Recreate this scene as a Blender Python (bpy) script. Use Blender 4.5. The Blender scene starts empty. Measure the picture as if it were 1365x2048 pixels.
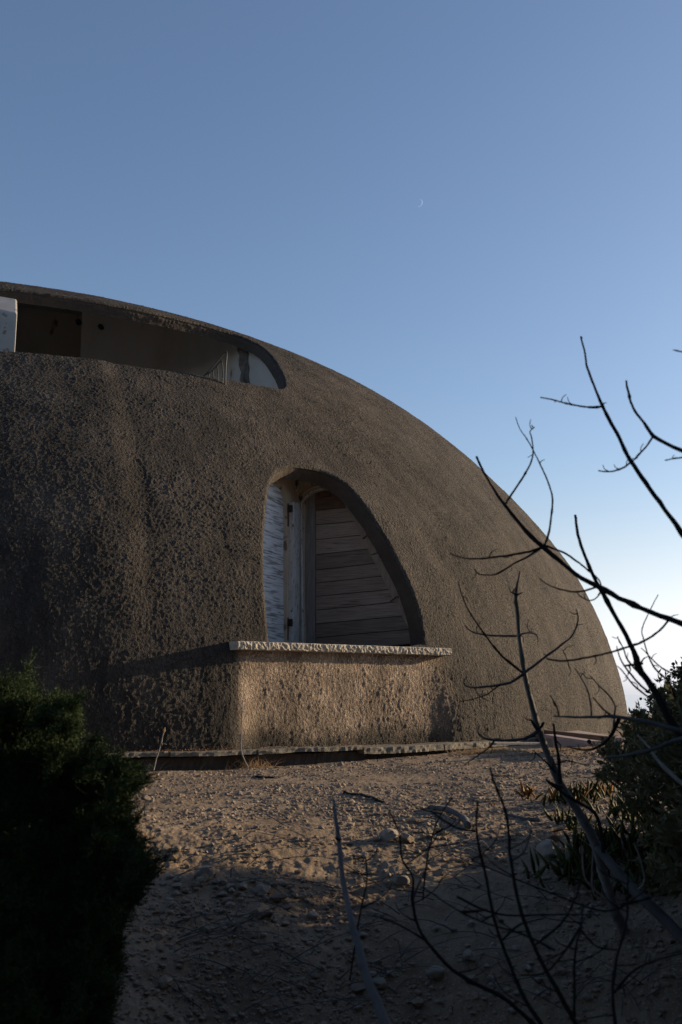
import bpy, math, random
import numpy as np
from mathutils import Vector

random.seed(7)
rng = np.random.default_rng(7)
S = bpy.context.scene
COL = S.collection
R_ = math.radians

# ------------------------------------------------------------------ camera, sky, sun, exposure
CAM_Z = 0.476
PITCH = 0.17897
FPX = 1991.0
cam_d = bpy.data.cameras.new("camera")
cam_d.sensor_fit = 'VERTICAL'; cam_d.sensor_height = 36.0; cam_d.lens = 35.0
cam_d.clip_start = 0.05; cam_d.clip_end = 20000
cam_d.dof.use_dof = True; cam_d.dof.focus_distance = 9.0; cam_d.dof.aperture_fstop = 7.0
cam = bpy.data.objects.new("camera", cam_d); COL.objects.link(cam)
cam.location = (0, 0, CAM_Z); cam.rotation_euler = (math.pi / 2 + PITCH, 0, 0)
S.camera = cam

SUN_EL = R_(12.0)
SUN_AZ = R_(65.0)          # from +Y towards +X
world = bpy.data.worlds.new("World"); S.world = world; world.use_nodes = True
nt = world.node_tree; nt.nodes.clear()
sky = nt.nodes.new("ShaderNodeTexSky"); sky.sky_type = 'NISHITA'; sky.sun_disc = False
sky.sun_elevation = SUN_EL; sky.sun_rotation = SUN_AZ
sky.air_density = 1.0; sky.dust_density = 0.8; sky.ozone_density = 2.0; sky.altitude = 60
bg = nt.nodes.new("ShaderNodeBackground"); bg.inputs[1].default_value = 0.115
ow = nt.nodes.new("ShaderNodeOutputWorld")
# low band of sea haze: same brightness, its warm tint washed out to near white
_tc = nt.nodes.new("ShaderNodeTexCoord"); _sp = nt.nodes.new("ShaderNodeSeparateXYZ"); nt.links.new(_tc.outputs['Generated'], _sp.inputs[0])
_mr = nt.nodes.new("ShaderNodeMapRange"); _mr.inputs[1].default_value = -.02; _mr.inputs[2].default_value = .24
_mr.inputs[3].default_value = .9; _mr.inputs[4].default_value = 0.0; _mr.interpolation_type = 'SMOOTHSTEP'; nt.links.new(_sp.outputs['Z'], _mr.inputs[0])
_bw = nt.nodes.new("ShaderNodeRGBToBW"); nt.links.new(sky.outputs[0], _bw.inputs[0])
_ml = nt.nodes.new("ShaderNodeMixRGB"); _ml.blend_type = 'MULTIPLY'; _ml.inputs[0].default_value = 1; _ml.inputs[2].default_value = (1.10, 1.18, 1.24, 1)
nt.links.new(_bw.outputs[0], _ml.inputs[1])
_mx = nt.nodes.new("ShaderNodeMixRGB"); nt.links.new(_mr.outputs[0], _mx.inputs[0]); nt.links.new(sky.outputs[0], _mx.inputs[1]); nt.links.new(_ml.outputs[0], _mx.inputs[2])
_tn = nt.nodes.new("ShaderNodeMixRGB"); _tn.blend_type = 'MULTIPLY'; _tn.inputs[0].default_value = 1; _tn.inputs[2].default_value = (1.02, .98, 1.04, 1)
nt.links.new(_mx.outputs[0], _tn.inputs[1]); nt.links.new(_tn.outputs[0], bg.inputs[0]); nt.links.new(bg.outputs[0], ow.inputs[0])

sd = bpy.data.lights.new("sun", 'SUN'); sd.energy = 5.0; sd.angle = R_(0.5); sd.color = (1.0, 0.77, 0.50)
sun = bpy.data.objects.new("sun", sd); COL.objects.link(sun)
SDIR = Vector((math.cos(SUN_EL) * math.sin(SUN_AZ), math.cos(SUN_EL) * math.cos(SUN_AZ), math.sin(SUN_EL)))
sun.rotation_euler = SDIR.to_track_quat('Z', 'Y').to_euler(); sun.location = (10, 6, 6)

S.view_settings.view_transform = 'Standard'; S.view_settings.look = 'None'
S.view_settings.gamma = 1.0; S.view_settings.use_curve_mapping = False
S.view_settings.exposure = 0.55
S.cycles.max_bounces = 6

# ------------------------------------------------------------------ small helpers
_c, _s = math.cos(PITCH), math.sin(PITCH)
def rays(px, py):
    """unit-y directions through photograph pixels (1365 x 2048)"""
    px = np.asarray(px, float); py = np.asarray(py, float)
    x = (px - 682.5) / FPX; z = (1024 - py) / FPX
    d = np.stack([x, _c - z * _s, _s + z * _c], -1)
    return d / np.abs(d[..., 1:2])
def at(px, py, Y):
    d = rays(px, py); return Vector((float(d[0] * Y), float(Y), float(CAM_Z + d[2] * Y)))

_G = np.random.default_rng(11).normal(size=(4096, 3)); _G /= np.linalg.norm(_G, axis=1)[:, None]
def noise(P, f=1.0, seed=0):
    """gradient noise, roughly -1..1"""
    P = np.asarray(P, float) * f + seed * 17.13
    i = np.floor(P).astype(np.int64); t = P - i
    w = t * t * t * (t * (t * 6 - 15) + 10)
    out = np.zeros(len(P))
    for a in (0, 1):
        wa = w[:, 0] if a else 1 - w[:, 0]
        for b in (0, 1):
            wb = w[:, 1] if b else 1 - w[:, 1]
            for c in (0, 1):
                wc = w[:, 2] if c else 1 - w[:, 2]
                h = ((i[:, 0] + a) * 73856093) ^ ((i[:, 1] + b) * 19349663) ^ ((i[:, 2] + c) * 83492791)
                h = (h ^ (h >> 13)) * 1274126177
                g = _G[(h ^ (h >> 16)) & 4095]
                out += wa * wb * wc * (g[:, 0] * (t[:, 0] - a) + g[:, 1] * (t[:, 1] - b) + g[:, 2] * (t[:, 2] - c))
    return out * 1.7
def sstep(a, b, x):
    t = np.clip((np.asarray(x, float) - a) / (b - a), 0, 1); return t * t * (3 - 2 * t)

def tag(o, label=None, cat=None, group=None, kind=None):
    if label: o["label"] = label
    if cat: o["category"] = cat
    if group: o["group"] = group
    if kind: o["kind"] = kind
    return o
def empty(name, loc=(0, 0, 0), label=None, cat=None, group=None):
    o = bpy.data.objects.new(name, None); COL.objects.link(o); o.location = loc
    o.empty_display_size = .1
    return tag(o, label, cat, group)
def mesh_np(name, V, F, smooth=True):
    """V (n,3); F (m,3) or (m,4) int array"""
    V = np.asarray(V, np.float32); F = np.asarray(F, np.int32)
    me = bpy.data.meshes.new(name)
    me.vertices.add(len(V)); me.vertices.foreach_set("co", V.ravel())
    k = F.shape[1]
    me.loops.add(F.size); me.loops.foreach_set("vertex_index", F.ravel())
    me.polygons.add(len(F)); me.polygons.foreach_set("loop_start", np.arange(0, F.size, k, dtype=np.int32))
    me.polygons.foreach_set("use_smooth", np.full(len(F), bool(smooth)))
    me.update(calc_edges=True)
    return me
def link(name, me, mat, parent=None, loc=None):
    o = bpy.data.objects.new(name, me); COL.objects.link(o)
    if mat and not me.materials: me.materials.append(mat)
    if parent:
        o.parent = parent
        if loc is None: o.location = -Vector(parent_world(parent))
    if loc is not None: o.location = loc
    return o
def parent_world(p):
    v = Vector(p.location)
    while p.parent: p = p.parent; v += Vector(p.location)
    return v

# ------------------------------------------------------------------ materials
def mat(name, cols, rough=.9, rnd=0., scale=6.0, bump=0.3, bscale=60.0, bdist=.01, stretch=(1, 1, 1), detail=6,
        spots=None, transl=0.0, spec=.3, obj=False, metal=0.0):
    m = bpy.data.materials.new(name); m.use_nodes = True
    n = m.node_tree; L = n.links; b = n.nodes["Principled BSDF"]
    tc = n.nodes.new("ShaderNodeTexCoord"); mp = n.nodes.new("ShaderNodeMapping")
    mp.inputs['Scale'].default_value = stretch
    L.new(tc.outputs['Object'], mp.inputs[0])
    no = n.nodes.new("ShaderNodeTexNoise"); no.inputs['Scale'].default_value = scale; no.inputs['Detail'].default_value = detail
    no.inputs['Roughness'].default_value = .65
    L.new(mp.outputs[0], no.inputs['Vector'])
    cr = n.nodes.new("ShaderNodeValToRGB")
    els = cr.color_ramp.elements
    k = len(cols)
    els[0].position = .32; els[0].color = (*cols[0], 1); els[1].position = .68; els[1].color = (*cols[-1], 1)
    for j in range(1, k - 1):
        e = els.new(.32 + .36 * j / (k - 1)); e.color = (*cols[j], 1)
    L.new(no.outputs['Fac'], cr.inputs[0])
    col = cr.outputs[0]
    if spots:
        sc, lo, hi, c2 = spots
        n2 = n.nodes.new("ShaderNodeTexNoise"); n2.inputs['Scale'].default_value = sc; n2.inputs['Detail'].default_value = 5
        L.new(mp.outputs[0], n2.inputs['Vector'])
        mr = n.nodes.new("ShaderNodeMapRange"); mr.inputs[1].default_value = lo; mr.inputs[2].default_value = hi
        L.new(n2.outputs['Fac'], mr.inputs[0])
        mx = n.nodes.new("ShaderNodeMixRGB"); mx.inputs[2].default_value = (*c2, 1)
        L.new(mr.outputs[0], mx.inputs[0]); L.new(col, mx.inputs[1]); col = mx.outputs[0]
    if rnd:
        oi = n.nodes.new("ShaderNodeObjectInfo"); m2 = n.nodes.new("ShaderNodeMapRange"); m2.inputs[3].default_value = 1 - rnd; m2.inputs[4].default_value = 1 + rnd * .4
        L.new(oi.outputs['Random'], m2.inputs[0]); vm = n.nodes.new("ShaderNodeVectorMath"); vm.operation = 'SCALE'; L.new(col, vm.inputs[0]); L.new(m2.outputs[0], vm.inputs['Scale']); col = vm.outputs[0]
    L.new(col, b.inputs['Base Color'])
    b.inputs['Roughness'].default_value = rough; b.inputs['Specular IOR Level'].default_value = spec
    b.inputs['Metallic'].default_value = metal
    if bump > 0:
        nb = n.nodes.new("ShaderNodeTexNoise"); nb.inputs['Scale'].default_value = bscale; nb.inputs['Detail'].default_value = 8
        nb.inputs['Roughness'].default_value = .7
        L.new(mp.outputs[0], nb.inputs['Vector'])
        bp = n.nodes.new("ShaderNodeBump"); bp.inputs['Strength'].default_value = bump; bp.inputs['Distance'].default_value = bdist
        L.new(nb.outputs['Fac'], bp.inputs['Height']); L.new(bp.outputs[0], b.inputs['Normal'])
    if transl > 0:
        out = n.nodes["Material Output"]; tr = n.nodes.new("ShaderNodeBsdfTranslucent"); ms = n.nodes.new("ShaderNodeMixShader")
        ms.inputs[0].default_value = transl
        L.new(col, tr.inputs[0]); L.new(b.outputs[0], ms.inputs[1]); L.new(tr.outputs[0], ms.inputs[2]); L.new(ms.outputs[0], out.inputs[0])
    m["bsdf"] = b.name
    return m

M = {}
_mat = mat
def mat(name, cols, *a, k=.68, **kw):
    cols = [tuple(c * k for c in q) for q in cols]
    if kw.get('spots'):
        q = kw['spots']; kw['spots'] = (q[0], q[1], q[2], tuple(c * k for c in q[3]))
    return _mat(name, cols, *a, **kw)
M['stucco'] = mat('stucco', [(.040, .033, .027), (.080, .066, .053), (.113, .093, .075)], scale=2.6, bump=.8, bscale=110, bdist=.010,
                  stretch=(1, 1, .45), spots=(11, .60, .78, (.135, .112, .09)))
M['reveal'] = mat('reveal_stucco', [(.07, .055, .043), (.11, .085, .065)], scale=3, bump=.8, bscale=60, bdist=.012)
M['plaster'] = mat('old_plaster', [(.62, .57, .50), (.76, .71, .64), (.82, .78, .72)], k=.66, scale=1.3, bump=.2, bscale=30, bdist=.004,
                   spots=(4, .66, .72, (.30, .23, .17)), stretch=(1, 1, .5))
M['cream'] = mat('cream_paint', [(.62, .52, .40), (.82, .71, .57)], scale=3, bump=.2, bscale=30, bdist=.003, spots=(9, .62, .7, (.26, .19, .13)))
M['pillar'] = mat('pillar_plaster', [(.38, .365, .34), (.52, .50, .47)], scale=2, bump=.25, bscale=20, bdist=.004, spots=(9, .62, .66, (.26, .21, .17)))
M['sill'] = mat('rough_granite', [(.38, .33, .26), (.70, .62, .50)], scale=40, bump=.6, bscale=60, bdist=.01)
M['apron'] = mat('apron_concrete', [(.15, .135, .11), (.27, .245, .20)], scale=9, bump=.6, bscale=70, bdist=.008)
M['plinth'] = mat('plinth', [(.06, .05, .045), (.11, .09, .08)], scale=6, bump=.5, bscale=50, bdist=.01)
M['moss'] = mat('dry_moss', [(.16, .07, .025), (.34, .17, .06)], scale=30, bump=.6, bscale=120, bdist=.006)
M['wood'] = mat('weathered_wood', [(.19, .145, .115), (.28, .22, .18), (.37, .30, .25)], scale=6, bump=.35, bscale=9, bdist=.003,
                stretch=(.7, .7, 15), spots=(4.3, .66, .69, (.10, .07, .05)), k=1, rnd=.35)
M['wood_dark'] = mat('dark_brown_wood', [(.15, .095, .065), (.25, .165, .12)], scale=4, bump=.4, bscale=14, bdist=.004, stretch=(1.5, 1.5, 10))  # darker, browner wood for header boards, jamb and timber
M['grey_wood'] = mat('grey_wood', [(.24, .22, .21), (.40, .375, .355)], scale=4, bump=.5, bscale=14, bdist=.004, stretch=(12, 12, 1.0))
M['batten'] = mat('batten_wood', [(.20, .155, .125), (.33, .27, .225)], scale=5, bump=.3, bscale=9, bdist=.003, stretch=(6, 6, 1.4), k=1)
M['white'] = mat('peeling_white_paint', [(.62, .62, .61), (.90, .90, .89)], scale=5, bump=.35, bscale=30, bdist=.003,
                 stretch=(3, 3, 1), spots=(14, .60, .66, (.25, .22, .19)))
M['shutter_white'] = mat('worn_white_shutter', [(.75, .78, .82), (1.0, 1.05, 1.1)], scale=3, bump=.06, bscale=22, bdist=.003,
                 stretch=(1.6, 1.6, 26), spots=(2.2, .50, .60, (.36, .36, .36)))
M['iron'] = mat('black_iron', [(.015, .014, .013), (.03, .026, .022)], rough=.6, scale=20, bump=.2, spec=.4)
M['rust'] = mat('rusty_iron', [(.07, .032, .016), (.14, .07, .035)], rough=.8, scale=25, bump=.3)
M['lampglass'] = mat('dusty_glass', [(.10, .09, .075), (.16, .14, .12)], rough=.35, scale=8, bump=0, spec=.5)
M['bark_grey'] = mat('grey_bark', [(.075, .075, .077), (.16, .16, .165)], scale=14, bump=.7, bscale=50, bdist=.004, stretch=(1, 1, .4))
M['bark_dark'] = mat('dark_bark', [(.012, .011, .011), (.028, .026, .025)], scale=18, bump=.6, bscale=60, bdist=.003)
M['bark_stick'] = mat('silver_bark', [(.17, .178, .19), (.40, .41, .43)], scale=16, bump=.6, bscale=60, bdist=.003, stretch=(1, 1, .35))
M['bark_pale'] = mat('pale_twig', [(.26, .23, .19), (.42, .38, .33)], scale=14, bump=.4, bscale=50, bdist=.003)
M['rock'] = mat('pink_granite', [(.26, .195, .14), (.42, .33, .25)], scale=14, bump=.6, bscale=60, bdist=.01, spots=(60, .55, .7, (.42, .37, .32)))
M['rock2'] = mat('pale_granite', [(.31, .265, .215), (.48, .42, .35)], scale=14, bump=.5, bscale=60, bdist=.01)
M['juniper'] = mat('juniper_green', [(.026, .056, .016), (.068, .112, .033)], scale=5, bump=0, transl=.15, rough=.8)
M['leaf'] = mat('shrub_leaf', [(.13, .13, .055), (.29, .25, .12)], scale=5, bump=0, transl=.25, rough=.55, spec=.4)
M['ice'] = mat('ice_plant_green', [(.045, .062, .014), (.10, .105, .022)], scale=8, bump=.1, transl=.35, rough=.62, spec=.2)
M['ice_or'] = mat('ice_plant_orange', [(.30, .12, .02), (.45, .24, .05)], scale=8, bump=.1, transl=.4, rough=.6, spec=.25)
M['straw'] = mat('dry_grass', [(.42, .28, .15), (.68, .48, .28)], scale=8, bump=0, transl=.3)
M['pods'] = mat('seed_pods', [(.05, .025, .018), (.09, .05, .035)], scale=20, bump=.2)
M['pink'] = mat('pink_concrete', [(.42, .31, .27), (.54, .42, .37)], scale=4, bump=.3, bscale=50, bdist=.004)
M['void'] = mat('painted_dark', [(.045, .037, .03), (.06, .05, .04)], scale=4, bump=0)  # near-black fill for sheets that stand in for unlit space

# stucco gets a pinker, paler repair coat in the panel under the sill (a painted attribute, in place on the wall)
def stucco_attr():
    m = M['stucco']; n = m.node_tree; L = n.links; b = n.nodes["Principled BSDF"]
    src = b.inputs['Base Color'].links[0].from_socket
    a = n.nodes.new("ShaderNodeAttribute"); a.attribute_name = "coat"
    mx = n.nodes.new("ShaderNodeMixRGB"); L.new(a.outputs['Fac'], mx.inputs[0]); L.new(src, mx.inputs[1])
    no = n.nodes.new("ShaderNodeTexNoise"); no.inputs['Scale'].default_value = 5; no.inputs['Detail'].default_value = 6
    tc = n.nodes.new("ShaderNodeTexCoord"); L.new(tc.outputs['Object'], no.inputs['Vector'])
    cr = n.nodes.new("ShaderNodeValToRGB"); e = cr.color_ramp.elements
    e[0].position = .3; e[0].color = (.27, .20, .145, 1); e[1].position = .7; e[1].color = (.50, .385, .285, 1)
    L.new(no.outputs['Fac'], cr.inputs[0]); L.new(cr.outputs[0], mx.inputs[2])
    # long rain streaks running down the shell, and broad weathering patches
    ms = n.nodes.new("ShaderNodeMapping"); ms.inputs['Scale'].default_value = (3.2, 3.2, .28); L.new(tc.outputs['Object'], ms.inputs[0])
    ns = n.nodes.new("ShaderNodeTexNoise"); ns.inputs['Scale'].default_value = 1.6; ns.inputs['Detail'].default_value = 5; ns.inputs['Roughness'].default_value = .62; L.new(ms.outputs[0], ns.inputs['Vector'])
    nw = n.nodes.new("ShaderNodeTexNoise"); nw.inputs['Scale'].default_value = .9; nw.inputs['Detail'].default_value = 4; L.new(tc.outputs['Object'], nw.inputs['Vector'])
    ad = n.nodes.new("ShaderNodeMath"); ad.operation = 'ADD'; L.new(ns.outputs['Fac'], ad.inputs[0]); L.new(nw.outputs['Fac'], ad.inputs[1])
    mr0 = n.nodes.new("ShaderNodeMapRange"); mr0.inputs[1].default_value = .78; mr0.inputs[2].default_value = 1.22; mr0.inputs[3].default_value = .66; mr0.inputs[4].default_value = 1.34; L.new(ad.outputs[0], mr0.inputs[0])
    sc = n.nodes.new("ShaderNodeVectorMath"); sc.operation = 'SCALE'; L.new(mx.outputs[0], sc.inputs[0]); L.new(mr0.outputs[0], sc.inputs['Scale'])
    L.new(sc.outputs[0], b.inputs['Base Color'])
    mp = n.nodes.new("ShaderNodeMapping"); mp.inputs['Scale'].default_value = (1, 1, .62); L.new(tc.outputs['Object'], mp.inputs[0])
    g = n.nodes.new("ShaderNodeTexNoise"); g.inputs['Scale'].default_value = 54; g.inputs['Detail'].default_value = 2.5; g.inputs['Roughness'].default_value = .6
    g.inputs['Distortion'].default_value = .6; L.new(mp.outputs[0], g.inputs['Vector'])
    mr = n.nodes.new("ShaderNodeMapRange"); mr.inputs[1].default_value = .42; mr.inputs[2].default_value = .72; L.new(g.outputs['Fac'], mr.inputs[0])
    b2 = n.nodes.new("ShaderNodeBump"); b2.inputs['Strength'].default_value = 1; b2.inputs['Distance'].default_value = .028
    L.new(mr.outputs[0], b2.inputs['Height'])
    old = b.inputs['Normal'].links[0].from_node; L.new(b2.outputs[0], old.inputs['Normal'])
stucco_attr()

def dirt_mat():
    m = mat('dirt', [(.17, .118, .074), (.28, .20, .13), (.40, .30, .20)], scale=2.2, bump=.9, bscale=55, bdist=.012, detail=10,
            spots=(140, .60, .68, (.5, .41, .34)))
    return m
M['dirt'] = dirt_mat()

def sea_mat():
    m = bpy.data.materials.new('sea_water'); m.use_nodes = True
    n = m.node_tree; b = n.nodes["Principled BSDF"]
    b.inputs['Base Color'].default_value = (.02, .05, .07, 1); b.inputs['Roughness'].default_value = .12
    no = n.nodes.new("ShaderNodeTexNoise"); no.inputs['Scale'].default_value = .6; no.inputs['Detail'].default_value = 4
    tc = n.nodes.new("ShaderNodeTexCoord"); n.links.new(tc.outputs['Object'], no.inputs['Vector'])
    bp = n.nodes.new("ShaderNodeBump"); bp.inputs['Strength'].default_value = .25; bp.inputs['Distance'].default_value = .2
    n.links.new(no.outputs['Fac'], bp.inputs['Height']); n.links.new(bp.outputs[0], b.inputs['Normal'])
    return m
M['sea'] = sea_mat()

# ------------------------------------------------------------------ dome geometry
D0, AZ, DR, DH, DA, DB = 19.4, -0.335695, 11.1319, 6.71854, 1.69521, 2.62142
CX, CY = D0 * math.sin(AZ), D0 * math.cos(AZ)
_kn = [0, .15, .35, .55, .75, .9, 1.0]
_kv = [0, 0.00016, .003248, -.005109, .000871, -.002652, -.002347]
def prof(zz):
    """radius of the dome at height zz (above the terrace)"""
    z = np.clip(np.asarray(zz, float) / DH, 0, 1)
    r = DR * (1 - z ** DA) ** (1 / DB) * (1 + np.interp(z, _kn, _kv))
    return np.where(np.asarray(zz) < 0, DR, r)
_zt = np.concatenate([np.linspace(-.4, DH * .9, 700), DH * (1 - .1 * (1 - np.linspace(0, 1, 700)) ** 2)[1:]])
_rt = prof(_zt)
_st = np.concatenate([[0], np.cumsum(np.hypot(np.diff(_zt), np.diff(_rt)))])
S_MAX = _st[-1]
def s_of_z(z): return np.interp(z, _zt, _st)
def z_of_s(s): return np.interp(s, _st, _zt)
def r_of_s(s): return np.interp(s, _st, _rt)
def surf(phi, s):
    z = z_of_s(s); r = r_of_s(s)
    return np.stack([CX + r * np.cos(phi), CY + r * np.sin(phi), z], -1)
def surf_n(phi, s):
    e = .03
    dz = z_of_s(np.minimum(s + e, S_MAX)) - z_of_s(np.maximum(s - e, 0)); dr = r_of_s(np.minimum(s + e, S_MAX)) - r_of_s(np.maximum(s - e, 0))
    l = np.hypot(dz, dr) + 1e-9
    nr, nz = dz / l, -dr / l
    return np.stack([nr * np.cos(phi), nr * np.sin(phi), nz], -1)
def dome_hit(px, py):
    """first crossing of pixel rays with the plain dome -> phi, s"""
    d = rays(px, py)
    t = np.linspace(6, 24, 9001)
    X = d[:, None, 0] * t - CX; Y = d[:, None, 1] * t - CY; Z = CAM_Z + d[:, None, 2] * t
    g = np.hypot(X, Y) - prof(Z) + np.where(Z > DH, 5, 0)
    idx = np.where((g < 0).any(1), np.argmax(g < 0, 1), np.argmin(g, 1))
    k = np.arange(len(d))
    return np.arctan2(Y[k, idx], X[k, idx]), s_of_z(Z[k, idx])

def densify(P, step):
    P = np.asarray(P, float); out = []
    for a, b in zip(P, np.roll(P, -1, 0)):
        n = max(1, int(np.hypot(*(b - a)) / step))
        out.append(a + (b - a) * (np.arange(n) / n)[:, None])
    return np.concatenate(out)
def chaikin(P, k=2, closed=True):
    P = np.asarray(P, float)
    for _ in range(k):
        Q = np.roll(P, -1, 0)
        P = np.stack([.75 * P + .25 * Q, .25 * P + .75 * Q], 1).reshape(-1, P.shape[1])
    return P
def inside(P, poly):
    x, y = P[:, 0], P[:, 1]; r = np.zeros(len(P), bool)
    for (x1, y1), (x2, y2) in zip(poly, np.roll(poly, -1, 0)):
        if y1 == y2: continue
        c = ((y1 > y) != (y2 > y)) & (x < (x2 - x1) * (y - y1) / (y2 - y1) + x1); r ^= c
    return r
def near(P, poly):
    best = np.full(len(P), 1e9); bp = np.zeros_like(P)
    for a, b in zip(poly, np.roll(poly, -1, 0)):
        ab = b - a; L = (ab ** 2).sum()
        if L < 1e-12: continue
        t = np.clip(((P - a) @ ab) / L, 0, 1); q = a + t[:, None] * ab; d = np.hypot(*(P - q).T)
        m = d < best; best[m] = d[m]; bp[m] = q[m]
    return best, bp

# openings, traced once and kept as curves on the dome's own surface: (phi * 10, s)
WIN = [(541, 1296), (536, 1240), (532, 1193), (529, 1134), (529.6, 1076), (532.6, 1032), (536, 995), (541, 964), (547, 951), (558, 939.6), (576, 933),
       (595, 931), (620, 934.8), (642, 939.6), (664, 949.5), (686, 962), (708, 982), (730, 1010), (752, 1043), (774, 1079.5), (796, 1119.8),
       (818, 1163.7), (835, 1211), (844, 1248), (848, 1300)]
LOG = [(-260, 690), (-120, 694), (0, 699), (94, 706.5), (234, 722), (300, 732), (352, 739), (422, 751), (492, 763), (545, 773.5), (566, 776), (571, 768), (567, 750),
       (553, 727.5), (525, 692), (492, 668), (445, 652), (422, 645), (375, 636), (281, 621.5), (187, 603), (94, 588), (0, 576), (-120, 571), (-260, 575)]
def curve_on_dome(pts, smooth=1):
    a = np.array(pts, float)
    ph, s = dome_hit(a[:, 0], a[:, 1])
    q = np.stack([ph * 10, s], -1)
    return chaikin(q, smooth) if smooth else q
W2 = curve_on_dome(WIN, 1)
def loggia_curve():
    q = curve_on_dome(LOG, 0)
    brow = np.array([(-8.3, 6.98), (-8.6, 7.09), (-9.0, 7.14), (-9.6, 7.15), (-10.3, 7.14), (-11.0, 7.14)])
    return chaikin(np.concatenate([q[:15], brow, q[21:]]), 2)
L2 = loggia_curve()
HOLES = [W2, L2]

def grow(h, d):
    t = np.roll(h, -1, 0) - np.roll(h, 1, 0); t /= np.hypot(*t.T)[:, None] + 1e-9; n = np.stack([-t[:, 1], t[:, 0]], -1)
    if 0.5 * np.sum(h[:, 0] * np.roll(h[:, 1], -1) - np.roll(h[:, 0], -1) * h[:, 1]) > 0: n = -n
    return h + n * d
# sill line / flat panel under the window
_p, _ss = dome_hit(np.array([455., 903.]), np.array([1292., 1310.]))
PH1, PH2 = float(_p[0]), float(_p[1]); PHM = (PH1 + PH2) / 2
SILL_Z = .925
_pl, _sl = dome_hit(np.array([480., 880.]), np.array([1295., 1308.]))
SILL_Z = float(z_of_s(_sl).mean()); print("sill z", SILL_Z, "phi", math.degrees(PH1), math.degrees(PH2))
R_SILL = float(prof(SILL_Z))
D_PANEL = (DR - .08) * math.cos((PH2 - PH1) / 2)      # distance of the panel plane from the axis

PH_B = float(dome_hit(np.array([250.]), np.array([1000.]))[0][0])
def panel_w(phi, z):
    w = sstep(PH1 - .004, PH1 + .030, phi) * (1 - sstep(PH2 - .035, PH2 + .01, phi))
    return w * (1 - sstep(SILL_Z - .03, SILL_Z + .01, z))

def relief(P, s):
    """height of the thrown-on stucco at surface points (metres)"""
    z = P[:, 2]
    low = 1 - sstep(.6, 3.2, z)
    Q = P.copy(); Q[:, 2] *= .42
    low = 1 - sstep(.45, 1.35, z)
    Q2 = Q + .008 * np.stack([noise(P, 40, 1), noise(P, 40, 2), noise(P, 40, 3)], -1)
    r1 = noise(Q2, 38, 4); r2 = noise(Q2, 52, 14); g1 = noise(P * np.array([1, 1, .8]), 50, 9); r3 = noise(P * np.array([1, 1, .5]), 24, 7)
    a = np.clip(1 - np.abs(r1) * 3.6, 0, 1) ** 1.2 * np.clip(noise(Q, 17, 15) * 2.5 + .6, 0, 1)      # broken dripping strands
    a2 = np.clip(r2 * 2.2 - .2, 0, 1)
    d = np.clip(g1 * 2.4 - .1, 0, 1) ** .8                      # thrown grains
    st = np.clip(1 - np.abs(r3) * 5, 0, 1) * np.clip(noise(P, 8, 25) * 3 - .2, 0, 1)
    amp = np.clip(.95 + .4 * noise(P, 1.7, 8), .5, 1.4)
    return amp * (low * (.0058 * a + .0040 * a2) + (1 - low) * (.0044 * d + .0060 * st)) + .0015 * noise(Q, 11, 5)
def undulate(phi, s, P):
    Q = np.stack([phi * 11, s * .12, 0 * s], -1)
    step = -.023 * sstep(PH_B - .004, PH_B + .022, phi + .003 * noise(Q, 1.1, 26)) * (1 - .8 * sstep(PH_B + .03, PH_B + .14, phi)) * sstep(.7, 1.4, P[:, 2]) * (1 - sstep(4.2, 5.2, P[:, 2]))
    return (.0022 * noise(Q, 1.3, 21) + .0026 * noise(Q, 3.4, 22)) * (1 - .4 * sstep(3, 6, P[:, 2])) + .003 * noise(P, .7, 23) + .0022 * noise(P, 3, 24) + step

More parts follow.
